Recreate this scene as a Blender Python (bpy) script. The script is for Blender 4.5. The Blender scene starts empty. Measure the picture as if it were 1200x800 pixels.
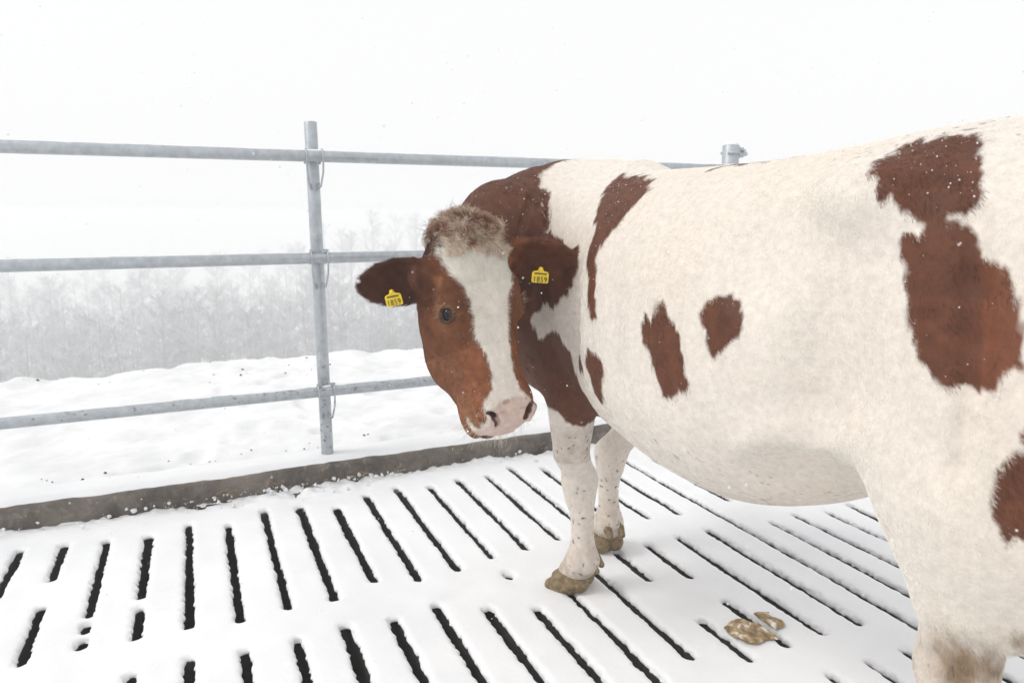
import bpy, bmesh, math, random
import numpy as np
import openvdb as vdb
from mathutils import Vector, Matrix
from mathutils.bvhtree import BVHTree

rng = np.random.default_rng(7)
random.seed(7)
R = math.radians
scene = bpy.context.scene
COL = scene.collection

# ---------------------------------------------------------------- camera
CAM_H = 1.3
PITCH = math.atan(150 / 835)
cam_data = bpy.data.cameras.new('camera')
cam_data.sensor_width = 36
cam_data.lens = 36 * 835 / 1200
cam_data.dof.use_dof = True
cam_data.dof.focus_distance = 2.05
cam_data.dof.aperture_fstop = 5.0
cam_data.clip_start = 0.02
cam_data.clip_end = 3000
cam = bpy.data.objects.new('camera', cam_data)
COL.objects.link(cam)
cam.location = (0, 0, CAM_H)
cam.rotation_euler = (math.pi / 2 - PITCH, 0, 0)
scene.camera = cam

# ---------------------------------------------------------------- sky, sun, exposure
SUN_EL, SUN_AZ = R(48), R(-106)          # azimuth measured clockwise from +Y: the brighter part of the cloud is to the left
world = bpy.data.worlds.new('World')
scene.world = world
world.use_nodes = True
wn, wl = world.node_tree.nodes, world.node_tree.links
wn.clear()
sky = wn.new('ShaderNodeTexSky')
sky.sky_type = 'NISHITA'
sky.sun_disc = False
sky.sun_elevation = SUN_EL
sky.sun_rotation = SUN_AZ
sky.air_density = 1.0
sky.dust_density = 5.0
sky.ozone_density = 1.0
hsv = wn.new('ShaderNodeHueSaturation')   # cloud cover takes the blue out of the sky
hsv.inputs['Saturation'].default_value = 0.08
wl.new(sky.outputs[0], hsv.inputs['Color'])
mixc = wn.new('ShaderNodeMix')
mixc.data_type = 'RGBA'
mixc.inputs[0].default_value = 0.88
wl.new(hsv.outputs[0], mixc.inputs[6])
mixc.inputs[7].default_value = (9.2, 9.22, 9.28, 1)
bg = wn.new('ShaderNodeBackground')
bg.inputs[1].default_value = 0.10
wl.new(mixc.outputs[2], bg.inputs[0])
wo = wn.new('ShaderNodeOutputWorld')
wl.new(bg.outputs[0], wo.inputs[0])

sun_data = bpy.data.lights.new('sun', 'SUN')
sun_data.energy = 1.1
sun_data.angle = R(20)
sun_data.color = (1.0, 0.97, 0.92)
sun = bpy.data.objects.new('sun', sun_data)
COL.objects.link(sun)
sd = Vector((math.sin(SUN_AZ) * math.cos(SUN_EL), math.cos(SUN_AZ) * math.cos(SUN_EL), math.sin(SUN_EL)))
sun.rotation_euler = sd.to_track_quat('Z', 'Y').to_euler()
sun.location = sd * 20

scene.view_settings.view_transform = 'Standard'
scene.view_settings.look = 'None'
scene.view_settings.exposure = 0.21
scene.view_settings.gamma = 1
scene.render.engine = 'CYCLES'
scene.cycles.use_denoising = True
scene.cycles.max_bounces = 6
scene.cycles.diffuse_bounces = 4
scene.cycles.glossy_bounces = 2
scene.cycles.volume_bounces = 2
scene.cycles.transmission_bounces = 2
scene.cycles.use_adaptive_sampling = False

# ---------------------------------------------------------------- helpers
TH = R(24.1)                              # the kerb and fence run along local X, the slots along local Y
CT, ST = math.cos(TH), math.sin(TH)
def W(k, s, z=0.0):
    return Vector((k * CT - s * ST, k * ST + s * CT, z))

def tag(o, label=None, cat=None, group=None, kind=None):
    if label: o['label'] = label
    if cat: o['category'] = cat
    if group: o['group'] = group
    if kind: o['kind'] = kind
    return o

def link(o, parent=None):
    COL.objects.link(o)
    if parent is not None:
        o.parent = parent
    return o

def empty(name, loc=(0, 0, 0), rz=0.0):
    o = bpy.data.objects.new(name, None)
    o.empty_display_size = 0.1
    link(o)
    o.location = loc
    o.rotation_euler = (0, 0, rz)
    return o

def mesh_obj(name, verts, faces, mat=None, parent=None, smooth=False):
    me = bpy.data.meshes.new(name)
    if isinstance(verts, np.ndarray) and isinstance(faces, np.ndarray):
        nv, nf, c = len(verts), len(faces), faces.shape[1]
        me.vertices.add(nv)
        me.vertices.foreach_set('co', verts.astype(np.float32).ravel())
        me.loops.add(nf * c)
        me.loops.foreach_set('vertex_index', faces.astype(np.int32).ravel())
        me.polygons.add(nf)
        me.polygons.foreach_set('loop_start', np.arange(0, nf * c, c, dtype=np.int32))
        me.update(calc_edges=True)
        me.validate()
    else:
        me.from_pydata([tuple(v) for v in verts], [], [tuple(f) for f in faces])
    if smooth:
        me.polygons.foreach_set('use_smooth', np.ones(len(me.polygons), dtype=bool))
    if mat: me.materials.append(mat)
    me.update()
    return link(bpy.data.objects.new(name, me), parent)

def bm_obj(name, bm, mat=None, parent=None, smooth=False):
    me = bpy.data.meshes.new(name)
    bm.normal_update()
    bm.to_mesh(me)
    bm.free()
    if smooth:
        for p in me.polygons: p.use_smooth = True
    if mat: me.materials.append(mat)
    return link(bpy.data.objects.new(name, me), parent)

def add_tube(bm, pts, rad, seg=10, cap=True):
    """Tube along a polyline, radius constant or per point."""
    pts = [Vector(p) for p in pts]
    n = len(pts)
    rads = rad if isinstance(rad, (list, tuple)) else [rad] * n
    rings = []
    t0 = (pts[1] - pts[0]).normalized()
    ref = Vector((0, 0, 1)) if abs(t0.z) < 0.9 else Vector((1, 0, 0))
    x = t0.cross(ref).normalized()
    for i, p in enumerate(pts):
        t = (pts[min(i + 1, n - 1)] - pts[max(i - 1, 0)]).normalized()
        x = (x - t * x.dot(t)).normalized()
        y = t.cross(x)
        rings.append([bm.verts.new(p + (x * math.cos(a) + y * math.sin(a)) * rads[i])
                      for a in (2 * math.pi * j / seg for j in range(seg))])
    for a, b in zip(rings, rings[1:]):
        for j in range(seg):
            bm.faces.new((a[j], a[(j + 1) % seg], b[(j + 1) % seg], b[j]))
    if cap:
        bm.faces.new(rings[0][::-1])
        bm.faces.new(rings[-1])

def add_box(bm, lo, hi, bevel=0.0):
    r = bmesh.ops.create_cube(bm, size=1)
    c = [(a + b) / 2 for a, b in zip(lo, hi)]
    d = [(b - a) for a, b in zip(lo, hi)]
    for v in r['verts']:
        v.co = Vector((v.co.x * d[0] + c[0], v.co.y * d[1] + c[1], v.co.z * d[2] + c[2]))
    if bevel:
        es = list({e for v in r['verts'] for e in v.link_edges})
        bmesh.ops.bevel(bm, geom=es, offset=bevel, segments=2, affect='EDGES', profile=0.5)

# lattice value noise, any dimension
_LAT = rng.random((64, 64, 64)).astype(np.float32) * 2 - 1
def vnoise(x, y, z=0.0, scale=1.0, seed=0):
    x, y, z = np.broadcast_arrays(np.asarray(x, np.float32), np.asarray(y, np.float32), np.asarray(z, np.float32))
    x = x / scale + seed * 7.31; y = y / scale + seed * 3.77; z = z / scale + seed * 5.13
    xi = np.floor(x).astype(np.int32); yi = np.floor(y).astype(np.int32); zi = np.floor(z).astype(np.int32)
    fx = x - xi; fy = y - yi; fz = z - zi
    fx = fx * fx * (3 - 2 * fx); fy = fy * fy * (3 - 2 * fy); fz = fz * fz * (3 - 2 * fz)
    a0, a1, b0, b1, c0, c1 = xi & 63, (xi + 1) & 63, yi & 63, (yi + 1) & 63, zi & 63, (zi + 1) & 63
    def L(c):
        p = _LAT[a0, b0, c] * (1 - fx) + _LAT[a1, b0, c] * fx
        q = _LAT[a0, b1, c] * (1 - fx) + _LAT[a1, b1, c] * fx
        return p * (1 - fy) + q * fy
    return L(c0) * (1 - fz) + L(c1) * fz

def sdf_quads(arr, vx, origin):
    g = vdb.FloatGrid(0.05)
    g.copyFromArray(np.ascontiguousarray(arr))
    p, qd = g.convertToQuads(isovalue=0.0)
    return p * vx + np.array(origin, np.float32), qd

# ---------------------------------------------------------------- materials
class NT:
    def __init__(s, name):
        s.m = bpy.data.materials.new(name)
        s.m.use_nodes = True
        s.n, s.l = s.m.node_tree.nodes, s.m.node_tree.links
        s.b = s.n['Principled BSDF']
    def node(s, t, **kw):
        q = s.n.new(t)
        for k, v in kw.items():
            if k.startswith('i_'):
                q.inputs[k[2:].replace('_', ' ')].default_value = v
            else:
                setattr(q, k, v)
        return q
    def to(s, a, b): s.l.new(a, b)
    def noise(s, scale, detail=6, rough=0.6, coord='Object', dist=0.0):
        tc = s.node('ShaderNodeTexCoord')
        q = s.node('ShaderNodeTexNoise')
        q.inputs['Scale'].default_value = scale
        q.inputs['Detail'].default_value = detail
        q.inputs['Roughness'].default_value = rough
        q.inputs['Distortion'].default_value = dist
        s.to(tc.outputs[coord], q.inputs['Vector'])
        return q.outputs['Fac']
    def ramp(s, fac, stops):
        q = s.node('ShaderNodeValToRGB')
        e = q.color_ramp.elements
        while len(e) < len(stops): e.new(0.5)
        for i, (p, c) in enumerate(stops):
            e[i].position = p
            e[i].color = (*c, 1) if len(c) == 3 else c
        s.to(fac, q.inputs['Fac'])
        return q.outputs['Color']
    def mix(s, fac, a, b, mode='MIX'):
        q = s.node('ShaderNodeMix')
        q.data_type = 'RGBA'
        q.blend_type = mode
        for sock, v in ((q.inputs[0], fac), (q.inputs[6], a), (q.inputs[7], b)):
            if isinstance(v, (int, float)): sock.default_value = v
            elif isinstance(v, tuple): sock.default_value = (*v, 1)
            else: s.to(v, sock)
        return q.outputs[2]
    def attr(s, name):
        q = s.node('ShaderNodeAttribute')
        q.attribute_name = name
        return q
    def bump(s, h, strength, dist=0.01):
        q = s.node('ShaderNodeBump')
        q.inputs['Strength'].default_value = strength
        q.inputs['Distance'].default_value = dist
        s.to(h, q.inputs['Height'])
        s.to(q.outputs[0], s.b.inputs['Normal'])
    def base(s, c, rough=0.8, metal=0.0, spec=None):
        if isinstance(c, tuple): s.b.inputs['Base Color'].default_value = (*c, 1)
        else: s.to(c, s.b.inputs['Base Color'])
        s.b.inputs['Roughness'].default_value = rough
        s.b.inputs['Metallic'].default_value = metal
        if spec is not None: s.b.inputs['Specular IOR Level'].default_value = spec
        return s.m

def mat_snow(name, stain=False):
    q = NT(name)
    c = q.ramp(q.noise(3.0, 8), [(0.35, (0.78, 0.787, 0.80) if not stain else (0.70, 0.705, 0.715)), (0.65, (0.84, 0.845, 0.855) if not stain else (0.83, 0.835, 0.845))])
    if stain:
        st = q.ramp(q.noise(0.9, 6, 0.65, dist=0.4), [(0.56, (0, 0, 0)), (0.76, (1, 1, 1))])
        g = q.node('ShaderNodeSeparateColor'); q.to(st, g.inputs[0])
        mul = q.node('ShaderNodeMath', operation='MULTIPLY'); q.to(g.outputs[0], mul.inputs[0]); mul.inputs[1].default_value = 0.35
        c = q.mix(mul.outputs[0], c, (0.62, 0.55, 0.46))
    q.bump(q.noise(160, 4, 0.7), 0.35, 0.004)
    return q.base(c, 0.75, spec=0.2)

def mat_concrete(name, lo, hi, wet=0.55):
    q = NT(name)
    c = q.ramp(q.noise(5, 12, 0.72, dist=0.3), [(0.36, lo), (0.64, hi)])
    pale = q.ramp(q.noise(22, 6, 0.6, dist=0.5), [(0.56, (0, 0, 0)), (0.72, (1, 1, 1))])
    g = q.node('ShaderNodeSeparateColor'); q.to(pale, g.inputs[0])
    mul = q.node('ShaderNodeMath', operation='MULTIPLY'); q.to(g.outputs[0], mul.inputs[0]); mul.inputs[1].default_value = 0.45
    c = q.mix(mul.outputs[0], c, tuple(min(1, v * 2.0) for v in hi))
    q.bump(q.noise(70, 8, 0.7), 0.5, 0.008)
    return q.base(c, wet)

def mat_galvanised():
    q = NT('galvanised_steel')
    c = q.ramp(q.noise(26, 6, 0.6), [(0.3, (0.36, 0.39, 0.42)), (0.7, (0.52, 0.55, 0.58))])
    spot = q.ramp(q.noise(48, 5, 0.62), [(0.60, (0, 0, 0)), (0.63, (1, 1, 1))])
    tc = q.node('ShaderNodeTexCoord')
    sp = q.node('ShaderNodeSeparateXYZ'); q.to(tc.outputs['Object'], sp.inputs[0])
    mr = q.node('ShaderNodeMapRange'); q.to(sp.outputs['Z'], mr.inputs['Value'])
    mr.inputs['From Min'].default_value = 0.85; mr.inputs['From Max'].default_value = 0.15
    mr.inputs['To Min'].default_value = 0.0; mr.inputs['To Max'].default_value = 0.95
    g = q.node('ShaderNodeSeparateColor'); q.to(spot, g.inputs[0])
    mul = q.node('ShaderNodeMath', operation='MULTIPLY'); q.to(g.outputs[0], mul.inputs[0]); q.to(mr.outputs[0], mul.inputs[1])
    c = q.mix(mul.outputs[0], c, (0.10, 0.075, 0.055))      # splashes of mud, thicker low down
    q.bump(q.noise(120, 3), 0.08, 0.002)
    return q.base(c, 0.42, metal=0.55)

def mat_plain(name, c, rough=0.7, metal=0.0, spec=None):
    q = NT(name)
    lo = tuple(v * 0.82 for v in c); hi = tuple(min(1, v * 1.15) for v in c)
    return q.base(q.ramp(q.noise(40, 5), [(0.3, lo), (0.7, hi)]), rough, metal, spec)

M_SNOW = mat_snow('fresh_snow')
M_SNOW2 = mat_snow('trodden_snow', True)
M_KERB = mat_concrete('wet_stained_concrete', (0.050, 0.040, 0.032), (0.20, 0.172, 0.142))
M_SLAT = mat_concrete('damp_slat_concrete', (0.025, 0.023, 0.022), (0.06, 0.055, 0.05), 0.5)
M_PIT = mat_plain('pit_slurry', (0.02, 0.018, 0.015), 0.5)
M_STEEL = mat_galvanised()
# ================================================================ SETTING
# ---------------------------------------------------------------- terrain: snow shelf behind the kerb, drop, valley, far slope
FK0, FK1, FS0, FS1 = -5.0, 7.0, -4.0, 3.46          # rectangle of the slatted yard
def terrain_z(k, s):
    shelf = 0.085 + 0.026 * vnoise(k, s, 0, 0.55, 1) + 0.008 * vnoise(k, s, 0, 0.13, 2) + 0.007 * vnoise(k, s, 0, 0.05, 3)
    dents = np.clip(vnoise(k, s, 0, 0.16, 4) - 0.30, 0, 1) * -0.09
    rise = 0.0 * np.clip((s - 3.6) / 2.5, 0, 1)
    lip_s = 6.15 + 0.28 * vnoise(k, 0 * s, 0, 1.4, 5) + 0.10 * vnoise(k, 0 * s, 0, 0.35, 6)
    lip = 0.035 * np.exp(-((s - lip_s) / 0.35) ** 2) * (0.7 + 0.8 * vnoise(k, s, 0, 0.16, 8))
    near = shelf + dents + rise + lip
    d = s - lip_s
    drop = -np.clip(d, 0, None) * 0.55
    drop = np.maximum(drop, -21.0 + 0 * d)
    far = -21.0 + np.clip(k / 42, -0.25, 1.0) * 10.5 * np.clip((s - 70) / 60, 0, 1) + 0.8 * vnoise(k, s, 0, 17, 9)
    z = np.where(d > 0, np.maximum(near + drop, np.minimum(far, 0 * far + 0.0)), near)
    flat = np.where(s < 3.3, 0.03 + 0.02 * vnoise(k, s, 0, 0.7, 10), z)
    return np.minimum(flat, 0.4)

def graded(segments):
    out = [segments[0][0]]
    for a, b, st in segments:
        n = max(1, int(round((b - a) / st)))
        out += list(a + (b - a) * np.arange(1, n + 1) / n)
    return np.array(out)

gk = graded([(-420, -120, 30), (-120, -30, 6), (-30, -5, 0.8), (-5, -2.5, 0.1), (-2.5, 3.5, 0.022), (3.5, 7, 0.12), (7, 30, 0.8), (30, 120, 6), (120, 420, 30)])
gs = graded([(-120, -30, 15), (-30, -4, 1.3), (-4, 3.46, 0.373), (3.46, 5.4, 0.025), (5.4, 6.9, 0.02), (6.9, 10, 0.15), (10, 40, 1.2), (40, 170, 3), (170, 480, 30)])
KK, SS = np.meshgrid(gk, gs, indexing='ij')
ZZ = terrain_z(KK, SS)
nk, ns = len(gk), len(gs)
verts = np.stack([KK, SS, ZZ], -1).reshape(-1, 3)
ii, jj = np.meshgrid(np.arange(nk - 1), np.arange(ns - 1), indexing='ij')
f = np.stack([ii * ns + jj, (ii + 1) * ns + jj, (ii + 1) * ns + jj + 1, ii * ns + jj + 1], -1)
ck = (KK[:-1, :-1] + KK[1:, 1:]) / 2; cs = (SS[:-1, :-1] + SS[1:, 1:]) / 2
keep = ~((ck > FK0) & (ck < FK1) & (cs > FS0) & (cs < FS1))
ground = mesh_obj('snowy_ground', verts, f[keep].reshape(-1, 4), M_SNOW2, smooth=True)
ground.rotation_euler = (0, 0, TH)
tag(ground, kind='structure')

# ---------------------------------------------------------------- slatted floor
floor = empty('slatted_floor', (0, 0, 0), TH)
tag(floor, kind='structure')
PITCHK = 0.15055
def slot_k(n): return 0.0595 + PITCHK * n
ROWS = [(-0.30, 0.43), (0.57, 1.305), (1.445, 2.13), (2.295, 3.15)]
N0, N1 = -20, 40
bm = bmesh.new()
add_box(bm, (-(PITCHK - 0.04) / 2, -0.36, -0.16), ((PITCHK - 0.04) / 2, 3.36, 0.0), 0.006)
slat = bm_obj('slat', bm, M_SLAT, floor)
slat.location = (slot_k(N0) + PITCHK / 2, 0, 0)
for n in range(N0 + 1, N1):
    c = slat.copy(); COL.objects.link(c); c.parent = floor
    c.location = (slot_k(n) + PITCHK / 2, 0, 0)
cross = None
# two precast panels meet here, their ribs a hand apart
for a, b, x0_, x1_ in [(-0.36, -0.30, N0, N1), (0.43, 0.57, N0, N1), (1.305, 1.44, N0, N1), (2.13, 2.285, N0, 5.5), (2.215, 2.345, 5.5, N1), (3.15, 3.36, N0, N1)]:
    bm = bmesh.new()
    add_box(bm, (slot_k(x0_) + 0.002, a, -0.15), (slot_k(x1_) - 0.002, b, -0.004), 0.004)
    bm_obj('cross_beam', bm, M_SLAT, floor)
bm = bmesh.new()
add_box(bm, (FK0, FS0, -0.95), (FK1, 3.4, -0.85))
pit = bm_obj('pit_floor', bm, M_PIT); pit.rotation_euler = (0, 0, TH); tag(pit, kind='structure')
bm = bmesh.new()                                  # solid apron round the slats
add_box(bm, (FK0, FS0, -0.2), (FK1, -0.366, -0.006))
add_box(bm, (FK0, -0.36, -0.2), (slot_k(N0) - 0.01, 3.36, -0.006))
add_box(bm, (slot_k(N1) + 0.01, -0.36, -0.2), (FK1, 3.36, -0.006))
apron = bm_obj('concrete_apron', bm, M_SLAT); apron.rotation_euler = (0, 0, TH); tag(apron, kind='structure')

bm = bmesh.new()
add_box(bm, (FK0, 3.362, -0.9), (FK1, 3.46, -0.03)); add_box(bm, (FK0, FS0 - 0.1, -0.9), (FK1, FS0 - 0.002, -0.03))
add_box(bm, (FK0 - 0.1, FS0, -0.9), (FK0 - 0.002, 3.46, -0.03)); add_box(bm, (FK1 + 0.002, FS0, -0.9), (FK1 + 0.1, 3.46, -0.03))
pw = bm_obj('pit_wall', bm, M_SLAT); pw.rotation_euler = (0, 0, TH); tag(pw, kind='structure')
# ---------------------------------------------------------------- snow on the floor, open over the slots, grown as a volume
OPEN = {}                                          # column -> open stretches of the slot (snow bridges close the rest)
base_rows = [(0.60, 1.30), (1.44, 2.12), (2.29, 3.13)]
for n in range(-16, 30):
    OPEN[n] = [list(r) for r in base_rows]
OPEN[-5] = [(2.76, 3.15), (2.29, 2.5)]; OPEN[-4] = [(2.82, 3.14), (2.29, 2.64), (1.4, 1.9)]
OPEN[-3] = [(2.50, 3.10), (2.40, 2.45), (2.31, 2.355), (1.4, 2.0)]; OPEN[-2] = [(2.55, 3.08), (2.30, 2.49), (1.4, 2.11)]
OPEN[-1] = [(2.29, 3.15), (1.42, 2.13)]; OPEN[0] = [(2.26, 3.07), (1.42, 2.11)]; OPEN[1] = [(2.265, 3.17), (1.42, 2.11)]
OPEN[2] = [(2.27, 3.14), (1.42, 2.115)]; OPEN[3] = [(2.33, 3.08), (1.42, 2.10)]; OPEN[4] = [(2.27, 3.155), (1.42, 2.125)]
OPEN[5] = [(2.28, 3.19), (1.42, 2.03)]; OPEN[6] = [(2.32, 3.12), (2.15, 2.22), (1.42, 1.97)]; OPEN[7] = [(2.335, 3.155), (1.40, 2.015), (0.6, 1.3)]
OPEN[8] = [(2.35, 3.14), (1.51, 2.11), (0.6, 1.3)]; OPEN[9] = [(2.4, 3.21), (1.94, 2.19), (1.43, 1.685), (0.6, 1.3)]
OPEN[10] = [(2.365, 3.13), (1.90, 2.205), (1.44, 1.745), (0.6, 1.3)]; OPEN[11] = [(2.377, 2.75), (1.45, 2.21), (0.6, 1.303)]
OPEN[12] = [(2.36, 2.93), (1.44, 2.21), (0.6, 1.306)]; OPEN[13] = [(1.30, 3.09), (0.6, 1.2)]; OPEN[14] = [(2.4, 3.0), (1.40, 2.157), (0.6, 1.3)]
OPEN[15] = [(2.4, 3.05), (1.45, 2.174)]; OPEN[16] = [(2.4, 3.1), (1.45, 2.14)]; OPEN[17] = [(2.35, 3.1), (1.45, 2.147)]

VX = 0.0055
k0, k1, s0, s1, z0, z1 = -2.5, 4.0, 0.35, 3.42, -0.022, 0.075
kx = np.arange(k0, k1, VX, dtype=np.float32); sx = np.arange(s0, s1, VX, dtype=np.float32); zx = np.arange(z0, z1, VX, dtype=np.float32)
K2, S2 = np.meshgrid(kx, sx, indexing='ij')
warp = 0.0022 * vnoise(K2, S2, 0, 0.25, 21) + 0.0010 * vnoise(K2, S2, 0, 0.05, 22)
dist = np.full(K2.shape, 1.0, np.float32)
for n, segs in OPEN.items():
    ck = slot_k(n)
    i0, i1 = np.searchsorted(kx, [ck - 0.09, ck + 0.09])
    if i1 <= i0: continue
    for a, b in segs:
        j0, j1 = np.searchsorted(sx, [a - 0.1, b + 0.1])
        if j1 <= j0: continue
        kk, ss = K2[i0:i1, j0:j1], S2[i0:i1, j0:j1]
        hw = 0.0108 + 0.0026 * vnoise(0 * kk + n * 3.1, ss, 0, 0.30, 23) + 0.0015 * vnoise(0 * kk + n * 5.7, ss, 0, 0.04, 38)
        dx = np.abs(kk - ck + warp[i0:i1, j0:j1]) - hw
        ds = np.abs(ss - (a + b) / 2 + 2 * warp[i0:i1, j0:j1]) - (b - a) / 2
        ds = ds + 0.012 * vnoise(0 * kk + n * 2.3, ss, 0, 0.3, 39)
        rr_ = 0.011
        ax_, bx_ = dx + rr_, ds + 1.6 * rr_
        dd = np.hypot(np.maximum(ax_, 0), np.maximum(bx_, 0)) + np.minimum(np.maximum(ax_, bx_), 0) - rr_
        dist[i0:i1, j0:j1] = np.minimum(dist[i0:i1, j0:j1], dd)
top = 0.016 + 0.005 * vnoise(K2, S2, 0, 0.35, 24) + 0.003 * vnoise(K2, S2, 0, 0.08, 25)
heap = np.clip((S2 - 3.20) / 0.20, 0, 1)
top = top + heap ** 1.6 * (-0.013 + 0.024 * np.clip(vnoise(K2, S2, 0, 0.22, 26), -0.6, 1) + 0.014 * vnoise(K2, S2, 0, 0.07, 27) + 0.010 * vnoise(K2, S2, 0, 0.022, 37))
# a scuffed heap of crumbled snow where the kerb meets the floor near the post
hk = np.exp(-((K2 - 0.42) / 0.26) ** 2) * np.clip((S2 - 3.15) / 0.15, 0, 1)
top = top + hk * (0.016 + 0.035 * vnoise(K2, S2, 0, 0.05, 28))
SDF = np.empty((len(kx), len(sx), len(zx)), np.float32)
for q, z in enumerate(zx):
    crumb = 0.0015 * vnoise(K2, S2, 0 * K2 + z, 0.024, 29) + 0.0042 * vnoise(K2, S2, 0 * K2 + z, 0.0125, 30)
    edge = np.exp(-np.clip(dist, 0, None) / 0.03)
    a = (z - top) + crumb * edge * 0.5
    b = -(dist + crumb * 1.5) + 0.004
    h = np.clip(0.022 - np.abs(a - b), 0, None) / 0.022
    m = np.maximum(a, b) + h * h * 0.022 * 0.25
    m = np.maximum(m, -(z + 0.008))
    SDF[:, :, q] = m
SDF[0] = SDF[-1] = 0.01; SDF[:, 0] = SDF[:, -1] = 0.01; SDF[:, :, 0] = SDF[:, :, -1] = 0.01
p, qd = sdf_quads(SDF, VX, (k0, s0, z0))
snowcover = mesh_obj('floor_snow', p, qd, M_SNOW, smooth=True)
snowcover.rotation_euler = (0, 0, TH)
tag(snowcover, kind='stuff')
del SDF
# plain snow sheet on the rest of the yard (behind and beside the camera)
bm = bmesh.new()
add_box(bm, (FK0, FS0, -0.012), (FK1, s0 + 0.01, 0.02)); add_box(bm, (FK0, s0 + 0.012, -0.012), (k0 + 0.01, 3.42, 0.02)); add_box(bm, (k1 - 0.01, s0 + 0.012, -0.012), (FK1, 3.42, 0.021))
yard = bm_obj('yard_snow', bm, M_SNOW); yard.rotation_euler = (0, 0, TH); tag(yard, kind='stuff')

# ---------------------------------------------------------------- kerb
kk = np.arange(-5, 7, 0.03); prof = [(3.375, -0.05), (3.375, 0.03), (3.376, 0.07), (3.378, 0.094), (3.386, 0.102), (3.42, 0.104), (3.50, 0.104), (3.54, 0.09), (3.54, -0.05)]
kv = []
for i, k in enumerate(kk):
    for j, (s, z) in enumerate(prof):
        e = 0.004 * float(vnoise(k, z * 3, 0, 0.06, 31)) + 0.006 * float(vnoise(k, z, 0, 0.5, 32))
        kv.append((k, s + (e if j < 6 else 0), z + (0.4 * e if z > 0.05 else 0)))
m = len(prof)
kf = [(i * m + j, i * m + j + 1, (i + 1) * m + j + 1, (i + 1) * m + j) for i in range(len(kk) - 1) for j in range(m - 1)]
kerb = mesh_obj('concrete_kerb', kv, kf, M_KERB, smooth=True)
kerb.rotation_euler = (0, 0, TH)
tag(kerb, 'low wet brown concrete kerb between the slatted floor and the snow bank', 'kerb')
# snow lying on the kerb, its front edge ragged
kx = np.arange(-5, 7, 0.02); rows = np.linspace(0, 1, 8)
kv = []
for k in kx:
    e = 3.398 + 0.010 * float(vnoise(k, 0, 0, 0.07, 33)) + 0.012 * float(vnoise(k, 0, 0, 0.4, 34)) + 0.006 * float(vnoise(k, 0, 0, 0.03, 35))
    for t in rows:
        s = e + t * (3.56 - e)
        z = 0.100 + 0.022 * (1 - (1 - min(t * 4, 1)) ** 2) + 0.006 * t * float(vnoise(k, s, 0, 0.1, 36))
        kv.append((k, s, z))
kf = [(i * 8 + j, i * 8 + j + 1, (i + 1) * 8 + j + 1, (i + 1) * 8 + j) for i in range(len(kx) - 1) for j in range(7)]
kerbsnow = mesh_obj('kerb_snow', kv, kf, M_SNOW, smooth=True)
kerbsnow.rotation_euler = (0, 0, TH)
tag(kerbsnow, kind='stuff')
# ---------------------------------------------------------------- fence
RAIL_Z = (1.557, 1.094, 0.452)
fence = empty('pipe_fence', W(0.55, 3.49, 0.0), TH)
tag(fence, 'galvanised pipe fence with three rails clamped to round posts beyond the kerb', 'fence')
def round_pipe(name, p0, p1, r, parent, seg=20, capbevel=0.004):
    bm = bmesh.new()
    p0, p1 = Vector(p0), Vector(p1)
    d = (p1 - p0).normalized()
    add_tube(bm, [p0, p0 + d * capbevel, p1 - d * capbevel, p1], [r - capbevel * .6, r, r, r - capbevel * .6], seg)
    o = bm_obj(name, bm, M_STEEL, parent, smooth=False)
    for pl in o.data.polygons:
        pl.use_smooth = len(pl.vertices) == 4
    return o
round_pipe('post', (0, 0, 0.06), (-0.006, 0, 1.715), 0.0295, fence)
round_pipe('post', (2.45, 0.0, 0.06), (2.45, 0.0, 1.70), 0.05, fence, 24)
round_pipe('post', (-2.45, 0.0, 0.06), (-2.452, 0.0, 1.71), 0.0295, fence)
for z in RAIL_Z:
    round_pipe('rail', (-3.6, -0.056, z), (2.75, -0.056, z), 0.0262, fence)
def hairpin(bm, x, z, post_r, sgn):
    # wire hooked over the rail, its two legs hanging beside the post and bent in behind it
    r = 0.0044
    pts = []
    for a in range(-20, 200, 20):
        aa = R(a)
        pts.append((x + sgn * (post_r + 0.007), -0.056 + math.cos(aa) * -0.031, z + math.sin(aa) * 0.031))
    pts = [(x + sgn * (post_r + 0.006), -0.078, z - 0.07), ] + pts
    end = (x + sgn * (post_r + 0.005), 0.0, z - 0.03)
    low = (x + sgn * (post_r - 0.004), -0.055, z - 0.135)
    lowb = (x + sgn * (post_r - 0.012), -0.040, z - 0.145)
    back = (x + sgn * (post_r - 0.008), -0.03, z - 0.12)
    add_tube(bm, [end, (end[0], -0.02, z - 0.01)] + pts[::-1] + [low, lowb, back], r, 6)
def clamp(x, z, post_r, nut):
    for sgn in (-1, 1):
        bm = bmesh.new()
        hairpin(bm, x, z, post_r, sgn)
        c = bm_obj('clamp', bm, M_STEEL, fence, smooth=True)
        if nut:
            bm = bmesh.new()
            add_tube(bm, [(x + sgn * (post_r + 0.002), -0.062, z + 0.026), (x + sgn * (post_r + 0.002), -0.062, z + 0.040)], 0.011, 6)
            add_tube(bm, [(x + sgn * (post_r + 0.014), -0.062, z + 0.036), (x + sgn * (post_r - 0.010), -0.062, z + 0.038)], 0.005, 6)
            bm_obj('nut', bm, M_STEEL, c)
for x, rr in ((0.0, 0.0295), (-2.45, 0.0295)):
    for z, nut in zip(RAIL_Z, (False, True, True)):
        clamp(x - 0.004 * z, z, rr, nut)
bm = bmesh.new()                                   # bolted strap on the thick corner post
add_tube(bm, [(2.45 + 0.052 * math.cos(a), 0.052 * math.sin(a), 1.655) for a in np.linspace(-2.6, 2.6, 16)], 0.009, 6)
add_box(bm, (2.497, -0.025, 1.63), (2.53, 0.02, 1.69), 0.004)
add_tube(bm, [(2.515, -0.05, 1.667), (2.515, 0.045, 1.667)], 0.010, 8)
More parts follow.
